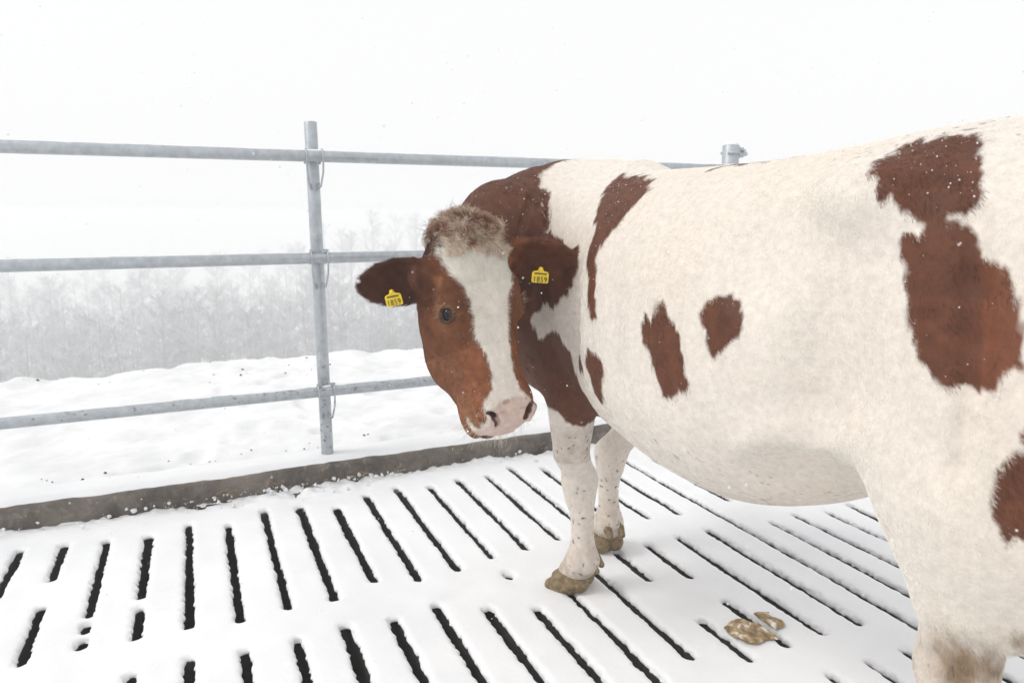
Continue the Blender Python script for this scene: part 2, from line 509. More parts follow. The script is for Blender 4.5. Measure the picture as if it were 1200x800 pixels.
add_tube(bm, [(2.53, 0.0, 1.65), (2.57, 0.0, 1.655)], 0.013, 8)
bm_obj('strap', bm, M_STEEL, fence)
bm = bmesh.new()
bmesh.ops.create_uvsphere(bm, u_segments=24, v_segments=10, radius=1)
for v in bm.verts: v.co = Vector((2.45 + v.co.x * 0.047, v.co.y * 0.047, 1.70 + max(0, v.co.z) * 0.022))
bm_obj('snow_cap', bm, M_SNOW, fence, smooth=True)
# thin snow lying along the tops of the rails
bm = bmesh.new()
for z, amp in zip(RAIL_Z, (1.0, 0.5, 0.7)):
    xs = np.arange(-3.6, 2.75, 0.012)
    prev = None
    for x in xs:
        t = amp * max(0.0, 0.0035 + 0.004 * float(vnoise(x, z * 9, 0, 0.05, 41)) + 0.004 * float(vnoise(x, z * 9, 0, 0.3, 42)))
        wv = 0.011 + 0.004 * float(vnoise(x, z * 5, 0, 0.03, 43))
        ring = [bm.verts.new((x, -0.056 + wv * c, z + math.sqrt(max(0.0262 ** 2 - (wv * c) ** 2, 0)) - 0.001 + t * (1 - c * c))) for c in (-1, -.5, 0, .5, 1)]
        if prev:
            for a in range(4): bm.faces.new((prev[a], ring[a], ring[a + 1], prev[a + 1]))
        prev = ring
railsnow = bm_obj('rail_snow', bm, M_SNOW, smooth=True)
railsnow.location = fence.location; railsnow.rotation_euler = (0, 0, TH)
tag(railsnow, kind='stuff')
# ================================================================ COW
# cow frame: X forward (towards the chest), Y to its left, Z up; origin on the floor between the front feet
COW_ORG = Vector((0.35, 2.369, 0.0))
UX, UY = -0.494, 0.8695
COW_RZ = math.atan2(UY, UX)
M_COW = Matrix.Translation(COW_ORG) @ Matrix.Rotation(COW_RZ, 4, 'Z')
M_COWI = M_COW.inverted()
def cl(x, y, z): return np.array(M_COWI @ Vector((x, y, z)))

VXC = 0.0055
G0 = np.array([-1.80, -0.52, -0.035]); G1 = np.array([0.70, 0.86, 1.56])
def rc_eval(P, a, b, r1, r2, squash=None):
    """Round cone distance at points P (...,3); squash=(axis, factor) flattens it along an axis."""
    a = np.asarray(a, np.float32); b = np.asarray(b, np.float32)
    sc = 1.0
    if squash is not None:
        ax = np.asarray(squash[0], np.float32); ax = ax / np.linalg.norm(ax); fct = squash[1] - 1
        P = P + ((P - a) @ ax)[..., None] * (fct * ax)
        b = b + ((b - a) @ ax) * fct * ax
        sc = 1 / max(squash[1], 1.0)
    ba = b - a
    l2 = float(ba @ ba); rr = r1 - r2
    pa = P - a
    y = pa @ ba
    if l2 < rr * rr + 1e-9:
        c, r = (a, r1) if r1 > r2 else (b, r2)
        return (np.linalg.norm(P - c, axis=-1) - r) * sc
    a2 = l2 - rr * rr; il2 = 1 / l2
    z = y - l2
    pp = (pa * pa).sum(-1)
    x2 = np.maximum(pp * l2 - y * y, 0) * l2      # |pa*l2 - ba*y|^2
    y2 = y * y * l2; z2 = z * z * l2
    k = np.sign(rr) * rr * rr * x2
    d = (np.sqrt(x2 * a2 * il2) + y * rr) * il2 - r1
    c1 = np.sign(z) * a2 * z2 > k
    c2 = np.sign(y) * a2 * y2 < k
    d = np.where(c1, np.sqrt(np.maximum(x2 + z2, 0) * il2 * 1.0) * math.sqrt(il2) * math.sqrt(l2) - r2, d)
    d = np.where(c1, np.linalg.norm(P - b, axis=-1) - r2, np.where(c2, np.sqrt(pp) - r1, d))
    return d * sc

def el_eval(P, c, rad, rot=None):
    q = P - np.asarray(c, np.float32)
    if rot is not None: q = q @ np.asarray(rot, np.float32)       # columns of rot are the ellipsoid's axes
    rad = np.asarray(rad, np.float32)
    k0 = np.linalg.norm(q / rad, axis=-1); k1 = np.linalg.norm(q / (rad * rad), axis=-1)
    return k0 * (k0 - 1) / np.maximum(k1, 1e-6)

def smin(a, b, k):
    h = np.clip(k - np.abs(a - b), 0, None) / k
    return np.minimum(a, b) - h * h * k * 0.25
def smax(a, b, k): return -smin(-a, -b, k)

OPS = []                                  # the sculpt is a list of blobs, replayed on a coarse grid and on a finer one for the head
def put(fn, lo, hi, k, op='add', pad=None):
    pad = (k + 0.02) if pad is None else pad
    OPS.append((fn, np.asarray(lo, float) - pad, np.asarray(hi, float) + pad, k, op))
def sculpt(g0, g1, vx):
    nd = np.ceil((np.asarray(g1) - np.asarray(g0)) / vx).astype(int)
    ax = [(g0[i] + vx * np.arange(nd[i])).astype(np.float32) for i in range(3)]
    Dg = np.full(tuple(nd), 0.5, np.float32)
    for fn, lo, hi, k, op in OPS:
        sl = []
        for i in range(3):
            i0 = int(np.floor((lo[i] - g0[i]) / vx)); i1 = int(np.ceil((hi[i] - g0[i]) / vx)) + 1
            sl.append(slice(max(i0, 0), max(min(i1, nd[i]), 0)))
        if any(q.stop <= q.start for q in sl): continue
        Pg = np.stack(np.meshgrid(*[ax[i][sl[i]] for i in range(3)], indexing='ij'), -1)
        d = fn(Pg).astype(np.float32)
        sl = tuple(sl)
        Dg[sl] = smin(Dg[sl], d, k) if op == 'add' else smax(Dg[sl], -d, k)
    return Dg
def RC(a, b, r1, r2, k=0.05, squash=None, op='add'):
    a, b = np.asarray(a, float), np.asarray(b, float)
    m = max(r1, r2)
    put(lambda P: rc_eval(P, a, b, r1, r2, squash), np.minimum(a, b) - m, np.maximum(a, b) + m, k, op)
def EL(c, rad, k=0.05, rot=None, op='add'):
    m = max(rad)
    put(lambda P: el_eval(P, c, rad, rot), np.asarray(c) - m, np.asarray(c) + m, k, op, pad=k * 1.6 + 0.05)
def chain(pts, k=0.05, squash=None):                    # blended into the body at its first joint only
    for i, ((a, ra), (b, rb)) in enumerate(zip(pts, pts[1:])):
        RC(a, b, ra, rb, k if i == 0 else 0.012, squash)

def spline(xs, ys):
    """Monotone-ish cubic through the points (Catmull-Rom tangents)."""
    xs = np.asarray(xs, float); ys = np.asarray(ys, float)
    m = np.gradient(ys, xs)
    def f(x):
        x = np.clip(x, xs[0], xs[-1])
        i = np.clip(np.searchsorted(xs, x) - 1, 0, len(xs) - 2)
        h = xs[i + 1] - xs[i]; t = (x - xs[i]) / h
        return ((1 + 2 * t) * (1 - t) ** 2 * ys[i] + t * (1 - t) ** 2 * h * m[i] + t * t * (3 - 2 * t) * ys[i + 1] + t * t * (t - 1) * h * m[i + 1])
    return f

# --- trunk: lofted sections along the body
U    = [-1.62, -1.52, -1.40, -1.25, -1.08, -0.90, -0.70, -0.50, -0.28, -0.08, 0.10, 0.22, 0.31]
TOP  = [1.28, 1.42, 1.46, 1.473, 1.468, 1.448, 1.43, 1.425, 1.425, 1.43, 1.435, 1.41, 1.30]
BOT  = [1.05, 0.93, 0.84, 0.76, 0.74, 0.635, 0.565, 0.565, 0.60, 0.635, 0.66, 0.72, 0.84]
HWI  = [0.07, 0.16, 0.215, 0.26, 0.30, 0.345, 0.37, 0.37, 0.345, 0.30, 0.24, 0.19, 0.12]
ZWF  = [0.5, 0.55, 0.58, 0.6, 0.52, 0.46, 0.44, 0.44, 0.46, 0.48, 0.5, 0.5, 0.5]    # height of the widest point, as a fraction
fT, fB, fH, fZ = spline(U, TOP), spline(U, BOT), spline(U, HWI), spline(U, ZWF)
def trunk(P):
    u, v, z = P[..., 0], P[..., 1], P[..., 2]
    u1 = P[:, 0, 0, 0]
    sh = (-1, 1, 1)
    T, B, Hh, Zf = [f(u1).reshape(sh).astype(np.float32) for f in (fT, fB, fH, fZ)]
    zc = B + (T - B) * Zf
    hz = np.where(z > zc, T - zc, zc - B)
    e = np.where(z > zc, 2.25, 2.1)
    qv = np.abs(v) / Hh; qz = np.abs(z - zc) / hz
    f = (qv ** e + qz ** e + 1e-9) ** (1 / e)
    d = (f - 1) * np.minimum(Hh, hz) * 0.9
    end = np.maximum(u - U[-1], U[0] - u)
    return np.where(end > 0, np.maximum(d, end), d)
put(trunk, (U[0], -0.45, 0.2), (U[-1], 0.40, 1.47), 0.05, pad=0.03)

for s in (-1, 1):
    EL((0.06, s * 0.185, 1.06), (0.17, 0.085, 0.30), 0.10, rot=np.array([[0.94, 0, -0.34], [0, 1, 0], [0.34, 0, 0.94]]))   # shoulder
    EL((0.10, s * 0.20, 0.84), (0.12, 0.085, 0.12), 0.10)
    EL((-1.05, s * 0.262, 1.325), (0.080, 0.045, 0.050), 0.10)                    # hook bone
    EL((-1.53, s * 0.10, 1.27), (0.05, 0.04, 0.05), 0.08)                        # pin bone
    EL((-1.28 - (0.08 if s < 0 else 0), s * 0.17, 1.02), (0.20, 0.13, 0.30), 0.12)                        # thigh
    EL((-1.33 - (0.08 if s < 0 else 0), s * 0.19, 0.86), (0.17, 0.105, 0.22), 0.10)
    EL((-0.88, s * 0.360, 1.250), (0.11, 0.06, 0.11), 0.09, op='sub')              # hollow of the flank
EL((0.12, 0, 0.68), (0.16, 0.11, 0.07), 0.08)
EL((0.22, 0, 0.80), (0.13, 0.12, 0.15), 0.12)                                    # brisket
RC((-0.10, 0, 1.39), (0.12, 0, 1.385), 0.05, 0.05, 0.10)                         # withers
EL((-1.08, 0, 0.80), (0.15, 0.13, 0.08), 0.08)                                   # udder
for s in (-1, 1): RC((-0.90, s * 0.300, 0.80), (-1.12, s * 0.26, 0.885), 0.030, 0.05, 0.10)                 # fold of the flank

for s in (-1, 1):
    EL((-1.00, s * 0.335, 0.71), (0.155, 0.13, 0.125), 0.06, op='sub')           # the belly tucks up in front of the stifle
    EL((-1.05, s * 0.342, 0.99), (0.05, 0.045, 0.20), 0.09, op='sub')
    EL((-0.19, s * 0.357, 1.04), (0.045, 0.045, 0.22), 0.09, op='sub')             # behind the shoulder
    for j in range(4):                                                           # last ribs
        RC((-0.42 - 0.105 * j, s * 0.384, 1.22), (-0.50 - 0.105 * j, s * 0.394, 0.86), 0.024, 0.022, 0.045, op='sub')
# --- legs
def fore(u, v, s, toe):
    c, sn = math.cos(toe), math.sin(toe)
    chain([((0.09 + u * .2, s * 0.20, 0.90), 0.105), ((-0.03 + u * .35, s * 0.20, 0.74), 0.088), ((0.0 + u * .7, s * 0.185, 0.52), 0.058), ((0.012 + u * .85, v, 0.42), 0.050)], 0.06)
    chain([((0.015 + u * .85, v, 0.415), 0.053), ((0.012 + u * .9, v, 0.350), 0.049), ((0.0 + u, v, 0.29), 0.0385), ((-0.005 + u, v, 0.19), 0.0385), ((-0.006 + u, v, 0.13), 0.053)], 0.03)
    chain([((-0.006 + u, v, 0.13), 0.05), ((u + 0.035 * c, v + 0.035 * sn, 0.075), 0.048)], 0.03)
    EL((0.02 + u * .85, v + .0, 0.40), (0.056, 0.051, 0.055), 0.03)
def hind(u, v, s, du=0.0):
    chain([((-1.235 + du * .3, s * 0.20, 0.80), 0.125), ((-1.265 + du * .7, s * 0.195, 0.63), 0.080), ((-1.268 + du, v, 0.555), 0.062)], 0.06)
    RC((-1.385 + du * .8, v, 0.72), (-1.350 + du, v, 0.600), 0.026, 0.030, 0.05)          # Achilles tendon to the point of the hock
    EL((-1.262 + du, v, 0.485), (0.070, 0.052, 0.085), 0.04)
    chain([((-1.262 + du, v, 0.47), 0.056), ((-1.258 + du, v, 0.38), 0.043), ((-1.262 + du, v, 0.22), 0.038), ((-1.268 + du, v, 0.15), 0.050)], 0.03)
    chain([((-1.268 + du, v, 0.15), 0.046), ((-1.235 + du, v, 0.085), 0.044)], 0.03)
FN = (-0.022, 0.14); FF = (0.175, -0.12); TOE_N, TOE_F = R(28), R(-6)
fore(FN[0], FN[1], 1, TOE_N)
fore(FF[0], FF[1], -1, TOE_F)
hind(0, 0.185, 1)
hind(0, -0.185, -1, du=-0.26)

# --- tail
chain([((-1.50, 0, 1.40), 0.055), ((-1.60, 0, 1.33), 0.036), ((-1.645, 0.0, 1.15), 0.026), ((-1.65, 0.01, 0.85), 0.020), ((-1.64, 0.01, 0.62), 0.018)], 0.03)

# --- head frame (cow space)
HEAD_POLL = Vector((-0.104, 1.975, 1.278))
hn = Vector((0.215, -0.24, -0.94)).normalized()                 # along the nose
hf = Vector((math.sin(R(35)), -math.cos(R(35)), 0.0))
hf = (hf - hn * hf.dot(hn)).normalized()                         # out of the forehead
hl = -(hn.cross(hf))                                             # to the cow's left
M3 = M_COWI.to_3x3()
HN, HF, HL = (np.array(M3 @ q, dtype=np.float32) for q in (hn, hf, hl))
HP = np.array(M_COWI @ HEAD_POLL, dtype=np.float32)
HB = np.stack([HL, HN, HF], 1)                                   # columns: left, nose, face
def hp(l, n, f): return HP + HB @ np.array([l, n, f], np.float32)
def to_head(P): return (np.asarray(P, np.float32) - HP) @ HB

# --- neck: from the shoulders round to the poll
nz = (0, 0, 1)
hb = hp(0.0, 0.11, -0.15)                                         # back of the skull
neck_pts = [((0.10, 0.0, 1.12), 0.225), ((0.235, 0.085, 1.185), 0.19), ((0.245, 0.205, 1.195), 0.155), ((0.16, 0.36, 1.20), 0.130), (tuple(hb), 0.095)]
for (a, ra), (b, rb) in zip(neck_pts, neck_pts[1:]):
    RC(a, b, ra, rb, 0.08, squash=(nz, 0.74))
RC((0.19, 0.08, 0.86), (0.24, 0.215, 1.00), 0.165, 0.145, 0.10)                  # throat and dewlap
RC((0.24, 0.215, 1.00), (0.15, 0.37, 1.05), 0.145, 0.105, 0.08)
# --- head: lofted along the nose, then features
hN_ = [-0.022, 0.002, 0.04, 0.09, 0.15, 0.21, 0.28, 0.36, 0.43, 0.49, 0.535, 0.565, 0.58]
hW_ = [0.045, 0.070, 0.092, 0.104, 0.110, 0.110, 0.102, 0.091, 0.083, 0.079, 0.073, 0.055, 0.03]
hT_ = [-0.075, -0.035, -0.010, 0.000, 0.004, 0.004, 0.000, -0.006, -0.012, -0.018, -0.032, -0.055, -0.075]
hBt = [-0.11, -0.14, -0.18, -0.215, -0.245, -0.272, -0.298, -0.325, -0.300, -0.248, -0.205, -0.175, -0.13]
gW, gT, gB = spline(hN_, hW_), spline(hN_, hT_), spline(hN_, hBt)
def head_loft(P):
    q = to_head(P)
    l, n, f = q[..., 0], q[..., 1], q[..., 2]
    Wd, T, B = gW(n).astype(np.float32), gT(n).astype(np.float32), gB(n).astype(np.float32)
    mid = T + (B - T) * 0.36
    h = np.where(f > mid, T - mid, mid - B)
    tz = np.clip((mid - f) / np.maximum(mid - B, 1e-3), 0, 1)
    wl = Wd * (1 - 0.16 * tz ** 1.6)
    e = np.where(f > mid, 2.9, 2.3)
    fz = np.abs(f - mid) / h; fl = np.abs(l) / wl
    r = (fz ** e + fl ** e + 1e-9) ** (1 / e)
    d = (r - 1) * np.minimum(wl, h) * 0.85
    end = np.maximum(n - hN_[-1], hN_[0] - n)
    return np.where(end > 0, np.maximum(d, end), d)
hc = hp(0, 0.27, -0.12)
put(head_loft, hc - 0.36, hc + 0.36, 0.05, pad=0.0)
def HRC(a, b, r1, r2, k=0.03, op='add'): RC(hp(*a), hp(*b), r1, r2, k, op=op)
def HEL(c, rad, k=0.03, op='add', rot=None):
    B = HB if rot is None else HB @ np.asarray(rot, np.float32)
    EL(hp(*c), rad, k, rot=B, op=op)
HEL((0, 0.022, -0.045), (0.055, 0.045, 0.05), 0.06)                  # poll
for s in (-1, 1):
    HEL((s * 0.090, 0.235, -0.165), (0.030, 0.085, 0.075), 0.05)      # cheek muscle
    HRC((s * 0.090, 0.182, -0.032), (s * 0.098, 0.242, -0.042), 0.020, 0.018, 0.035)   # brow
    HEL((s * 0.088, 0.232, -0.055), (0.034, 0.040, 0.036), 0.03)      # eye bulge
    HEL((s * 0.050, 0.322, -0.256), (0.034, 0.075, 0.042), 0.06)      # jaw
    HRC((s * 0.088, 0.235, -0.085), (s * 0.070, 0.36, -0.095), 0.014, 0.010, 0.04)     # facial crest
    HEL((s * 0.062, 0.500, -0.058), (0.026, 0.048, 0.040), 0.035)     # flare of the nostril
HEL((0, 0.525, -0.072), (0.072, 0.050, 0.056), 0.03)                  # muzzle pad
HEL((0, 0.535, -0.165), (0.050, 0.055, 0.036), 0.02)                  # chin
for s in (-1, 1):
    HEL((s * 0.056, 0.520, -0.140), (0.026, 0.060, 0.040), 0.03)      # lips
    # mouth line
    HRC((s * 0.088, 0.478, -0.142), (s * 0.070, 0.580, -0.124), 0.004, 0.004, 0.010, op='sub')
# --- ears: cupped leaves set behind the brows; one axis along the ear, one out of the opening
EARS = {}
def ear(s, base, direction, opening, length):      # direction and opening are given in the yard's frame
    b = Vector(hp(*base)); d = (M3 @ Vector(direction)).normalized()
    o = M3 @ Vector(opening); o = (o - d * o.dot(d)).normalized()
    w = d.cross(o)
    rot = np.array([list(d), list(w), list(o)], np.float32).T
    c = np.array(b + d * length * 0.5, np.float32)
    EARS[s] = (np.array(b, np.float32), rot, length)
    def f(P):
        q = (P - np.array(b, np.float32)) @ rot
        t = np.clip(q[..., 0] / length, -0.1, 1.0)
        half = np.interp(t, [-0.1, 0.0, 0.15, 0.4, 0.65, 0.85, 1.0], [0.032, 0.040, 0.054, 0.066, 0.060, 0.042, 0.014]).astype(np.float32)
        # a curved sheet: the rims stand forward of the middle
        sheet = np.interp(t, [-0.1, 0.1, 0.5, 1.0], [0.022, 0.030, 0.022, 0.004]).astype(np.float32)
        yy = np.clip(np.abs(q[..., 1]) / half, 0, 1.2)
        zc = sheet * (yy ** 2) - sheet * 0.6
        th = np.interp(t, [-0.1, 0.1, 0.4, 1.0], [0.020, 0.014, 0.0075, 0.005]).astype(np.float32)
        d1 = np.abs(q[..., 2] - zc) * 0.8 - th
        d2 = np.abs(q[..., 1]) - half
        d3 = np.maximum(q[..., 0] - length, -q[..., 0] - 0.02)
        return smax(smax(d1, d2, 0.012), d3, 0.012)
    put(f, c - 0.15, c + 0.15, 0.03, pad=0.0)
    RC(hp(base[0] * 0.75, base[1], base[2]), np.array(b + d * 0.03), 0.042, 0.034, 0.03)
ear(-1, (-0.108, 0.118, -0.095), (-0.96, 0.08, -0.17), (-0.10, -1.0, -0.22), 0.215)
ear(1, (0.098, 0.078, -0.078), (0.985, -0.02, -0.03), (0.05, -0.80, -0.60), 0.225)

# thin crease down the thigh and folds of the bent neck are cut in last
def groove(pts, r, k):
    for a, b in zip(pts, pts[1:]): RC(a, b, r, r, k, op='sub')
groove([(0.075, 0.262, 1.385), (0.062, 0.297, 1.345), (0.010, 0.359, 1.268), (-0.03, 0.40, 1.20)], 0.005, 0.022)
groove([(0.075, 0.250, 1.372), (0.046, 0.276, 1.325), (-0.06, 0.345, 1.272), (-0.13, 0.396, 1.24)], 0.005, 0.022)
groove([(0.10, 0.240, 1.39), (0.07, 0.239, 1.356), (0.03, 0.255, 1.30), (-0.007, 0.280, 1.243)], 0.004, 0.02)
groove([(-1.255, 0.278, 1.29), (-1.276, 0.300, 1.195), (-1.292, 0.310, 1.104), (-1.302, 0.317, 1.031), (-1.303, 0.321, 0.97), (-1.300, 0.321, 0.90)], 0.009, 0.035)
NOSTRIL = {}
for s in (-1, 1):                                   # comma-shaped nostrils that run back up into the nose
    gs = hp(s * 0.060, 0.520, -0.045)
    Dl = sculpt(gs - 0.08, gs + 0.08, 0.0025)
    cv = []
    for l_, n_ in ((0.050, 0.548), (0.058, 0.533), (0.067, 0.520), (0.079, 0.513)):
        for f_ in np.arange(0.03, -0.12, -0.0012):
            ix = np.round((hp(s * l_, n_, f_) - gs + 0.08) / 0.0025).astype(int)
            if (ix >= 0).all() and (ix < Dl.shape).all() and Dl[tuple(ix)] < 0: break
        cv.append((s * l_, n_, f_))
    NOSTRIL[s] = cv
    for (a, b), (r1, r2) in zip(zip(cv, cv[1:]), ((0.0125, 0.0115), (0.0115, 0.009), (0.009, 0.0045))):
        HRC(np.array(a) - (0, 0, 0.003), np.array(b) - (0, 0, 0.003), r1, r2, 0.006, op='sub')
    m_ = np.array(cv[1]); HRC(m_ - (0, 0, 0.006), m_ + (-s * 0.012, -0.030, -0.034), 0.0105, 0.008, 0.006, op='sub')
    for a, b in zip(cv, cv[1:]): HRC(np.array(a) + (s * 0.011, 0.010, -0.010), np.array(b) + (s * 0.008, 0.012, -0.012), 0.007, 0.006, 0.012)   # wing
EYES = {}
for s in (-1, 1):                                   # eye sockets with raised lids, set where the brow surface is
    ax_ = np.array([s * 0.76, 0.05, 0.64], np.float32); ax_ /= np.linalg.norm(ax_)
    e0 = np.array([s * 0.080, 0.236, -0.070], np.float32)
    gs = hp(*(e0 + ax_ * 0.03))
    Dl = sculpt(gs - 0.036, gs + 0.036, 0.002)
    for st in np.arange(0.07, 0.0, -0.001):
        pt = hp(*(e0 + ax_ * st)); ix = np.round((pt - gs + 0.036) / 0.002).astype(int)
        if (ix >= 0).all() and (ix < Dl.shape).all() and Dl[tuple(ix)] < 0: break
    surf = e0 + ax_ * st
    t1 = np.array([0.10 * s, 0.98, -0.1], np.float32); t1 -= ax_ * (t1 @ ax_); t1 /= np.linalg.norm(t1); t2 = np.cross(ax_, t1)
    EYES[s] = (surf - ax_ * 0.0195, ax_, t1)
    put(lambda Q, c=hp(*(surf + ax_ * 0.001)), B=(HB @ np.stack([t1, t2, ax_], 1)): el_eval(Q, c, (0.0215, 0.0175, 0.018), B), hp(*surf) - 0.02, hp(*surf) + 0.02, 0.005, 'sub', 0.03)
    ring = [tuple(surf + ax_ * (-0.0005 - 0.003 * math.cos(a) ** 2) + t1 * 0.0220 * math.cos(a) + t2 * 0.0175 * math.sin(a)) for a in np.linspace(0, 2 * math.pi, 17)]
    for a, b in zip(ring, ring[1:]): HRC(a, b, 0.0034, 0.0034, 0.004)
    for rr_, off in ((0.0290, 0.0255), (0.037, 0.034)):      # creases of the lids
        arc = [tuple(surf - ax_ * (0.002 + 0.05 * (rr_ - 0.02)) + t1 * (rr_ * math.cos(a)) + t2 * (off * math.sin(a))) for a in np.linspace(math.pi * 0.75, math.pi * 1.9 if s > 0 else -math.pi * 0.4, 9)]
        for a, b in zip(arc, arc[1:]): HRC(a, b, 0.0018, 0.0018, 0.007, op='sub')

def head_zone(C):
    q = to_head(C)
    return (q[:, 0] > -0.36) & (q[:, 0] < 0.128) & (q[:, 1] > -0.05) & (q[:, 1] < 0.66) & (q[:, 2] > -0.30) & (q[:, 2] < 0.12)
pa, qa = sdf_quads(sculpt(G0, G1, VXC), VXC, G0)
corners = np.array([hp(a, b, c) for a in (-0.37, 0.135) for b in (-0.06, 0.67) for c in (-0.31, 0.08)])
VXH = 0.003
H0, H1 = corners.min(0), corners.max(0)
pb, qb = sdf_quads(sculpt(H0, H1, VXH), VXH, H0.astype(np.float32))
qa = qa[~head_zone(pa[qa].mean(1))]
qb = qb[head_zone(pb[qb].mean(1))]
p = np.concatenate([pa, pb]); qd = np.concatenate([qa, qb + len(pa)])
used = np.zeros(len(p), bool); used[qd.ravel()] = True
remap = np.cumsum(used) - 1
p, qd = p[used], remap[qd].astype(np.int32)
M_BODY = NT('cow_hide')
acol = M_BODY.attr('hide')
nz_ = M_BODY.ramp(M_BODY.noise(60, 8, 0.7), [(0.3, (0.82, 0.82, 0.82)), (0.7, (1.08, 1.08, 1.08))])
M_BODY.bump(M_BODY.noise(220, 4, 0.6), 0.25, 0.002)
M_BODY = M_BODY.base(M_BODY.mix(1.0, acol.outputs['Color'], nz_, 'MULTIPLY'), 0.6, spec=0.25)

cow = empty('cow', COW_ORG, COW_RZ)
tag(cow, 'white cow with red-brown patches standing on the snowy slats, looking back at the camera', 'cow')
body = mesh_obj('body', p, qd, M_BODY, cow, smooth=True)
me = body.data
nv = len(me.vertices)
P = np.empty(nv * 3, np.float32); me.vertices.foreach_get('co', P); P = P.reshape(-1, 3)
N = np.empty(nv * 3, np.float32); me.vertices.foreach_get('normal', N); N = N.reshape(-1, 3)

# --- markings, described in the animal's own frame: side outlines (x, z) and face outlines (left, nose)
def poly_sd(pts, X, Y, sub=None):
    """Signed distance to a closed outline, negative inside; far points are left at a coarse value."""
    pts = np.asarray(pts, np.float32)
    out = np.full(X.shape, 1.0, np.float32)
    lo, hi = pts.min(0) - 0.06, pts.max(0) + 0.06
    m = (X > lo[0]) & (X < hi[0]) & (Y > lo[1]) & (Y < hi[1])
    x, y = X[m], Y[m]
    d = np.full(x.shape, 9.0, np.float32); ins = np.zeros(x.shape, bool)
    for (ax, ay), (bx, by) in zip(pts, np.roll(pts, -1, 0)):
        ex, ey = bx - ax, by - ay
        t = np.clip(((x - ax) * ex + (y - ay) * ey) / max(ex * ex + ey * ey, 1e-12), 0, 1)
        d = np.minimum(d, np.hypot(x - ax - t * ex, y - ay - t * ey))
        c = (ay > y) != (by > y)
        ins ^= c & (x < ex * (y - ay) / (ey if abs(ey) > 1e-9 else 1e-9) + ax)
    out[m] = np.where(ins, -d, d)
    return out
SIDE = [
 [(-1.064, 1.398), (-1.036, 1.423), (-1.085, 1.434), (-1.136, 1.436), (-1.185, 1.425), (-1.216, 1.397), (-1.238, 1.361), (-1.244, 1.333), (-1.246, 1.313), (-1.222, 1.296), (-1.240, 1.276), (-1.264, 1.254), (-1.278, 1.237), (-1.297, 1.229), (-1.317, 1.213), (-1.332, 1.193), (-1.341, 1.174), (-1.353, 1.138), (-1.356, 1.112), (-1.357, 1.077), (-1.347, 1.073), (-1.335, 1.058), (-1.33, 1.037), (-1.302, 1.027), (-1.264, 1.023), (-1.233, 1.045), (-1.206, 1.076), (-1.187, 1.109), (-1.175, 1.144), (-1.161, 1.186), (-1.165, 1.215), (-1.149, 1.228), (-1.144, 1.25), (-1.152, 1.264), (-1.179, 1.261), (-1.182, 1.279), (-1.153, 1.303), (-1.111, 1.329), (-1.09, 1.359)],
 [(-1.35, 0.907), (-1.356, 0.929), (-1.37, 0.944), (-1.383, 0.95), (-1.406, 0.936), (-1.417, 0.866), (-1.405, 0.823), (-1.389, 0.81), (-1.369, 0.804), (-1.358, 0.832), (-1.351, 0.858)],
 [(-1.372, 0.975), (-1.385, 0.985), (-1.393, 0.97), (-1.38, 0.965)],
 [(-0.557, 1.036), (-0.565, 1.062), (-0.590, 1.050), (-0.611, 1.099), (-0.625, 1.101), (-0.643, 1.063), (-0.665, 1.05), (-0.696, 1.026), (-0.695, 0.996), (-0.717, 0.951), (-0.733, 0.925), (-0.718, 0.897), (-0.692, 0.906), (-0.678, 0.878), (-0.65, 0.876), (-0.63, 0.924), (-0.598, 0.96), (-0.569, 0.996)],
 [(-0.743, 1.083), (-0.751, 1.108), (-0.777, 1.125), (-0.806, 1.131), (-0.835, 1.116), (-0.852, 1.083), (-0.854, 1.048), (-0.817, 1.015), (-0.792, 0.997), (-0.772, 1.018), (-0.755, 1.053)],
 [(-0.147, 1.416), (-0.342, 1.392), (-0.391, 1.362), (-0.379, 1.316), (-0.358, 1.269), (-0.33, 1.228), (-0.317, 1.187), (-0.343, 1.134), (-0.372, 1.029), (-0.332, 1.016), (-0.306, 1.124), (-0.245, 1.168), (-0.254, 1.197), (-0.255, 1.253), (-0.206, 1.324), (-0.161, 1.377)],
 [(-0.52, 1.412), (-0.60, 1.422), (-0.75, 1.432), (-0.76, 1.45), (-0.55, 1.45)],
 [(0.178, 1.50), (0.17, 1.427), (0.121, 1.392), (0.07, 1.356), (-0.003, 1.248), (-0.10, 1.22), (-0.151, 1.128), (-0.165, 1.091), (-0.110, 1.043), (-0.080, 1.012), (-0.051, 1.029), (-0.014, 1.014), (0.02, 0.983), (0.03, 0.961), (0.021, 0.926), (-0.017, 0.909), (-0.039, 0.934), (-0.072, 0.948), (-0.105, 0.938), (-0.140, 0.905), (-0.160, 0.885), (-0.194, 0.785), (-0.227, 0.76), (-0.231, 0.727), (-0.18, 0.665), (-0.10, 0.632), (-0.086, 0.645), (-0.079, 0.674), (-0.04, 0.686), (0.1, 0.72), (0.6, 0.76), (0.6, 1.50)],
 [(-0.221, 0.89), (-0.262, 0.868), (-0.263, 0.848), (-0.222, 0.844), (-0.206, 0.861)],
 [(-0.319, 0.932), (-0.369, 0.936), (-0.405, 0.926), (-0.41, 0.89), (-0.383, 0.834), (-0.367, 0.784), (-0.337, 0.781), (-0.321, 0.818), (-0.322, 0.861), (-0.299, 0.886)],
]
FAR = [
 [(-1.10, 1.40), (-1.30, 1.36), (-1.40, 1.15), (-1.20, 1.0), (-1.02, 1.10), (-1.0, 1.30)],
 [(-0.45, 1.20), (-0.75, 1.22), (-0.80, 0.95), (-0.62, 0.80), (-0.42, 0.95)],
 [(-0.1, 1.41), (-0.3, 1.38), (-0.36, 1.05), (-0.22, 0.98), (-0.12, 1.2)],
]
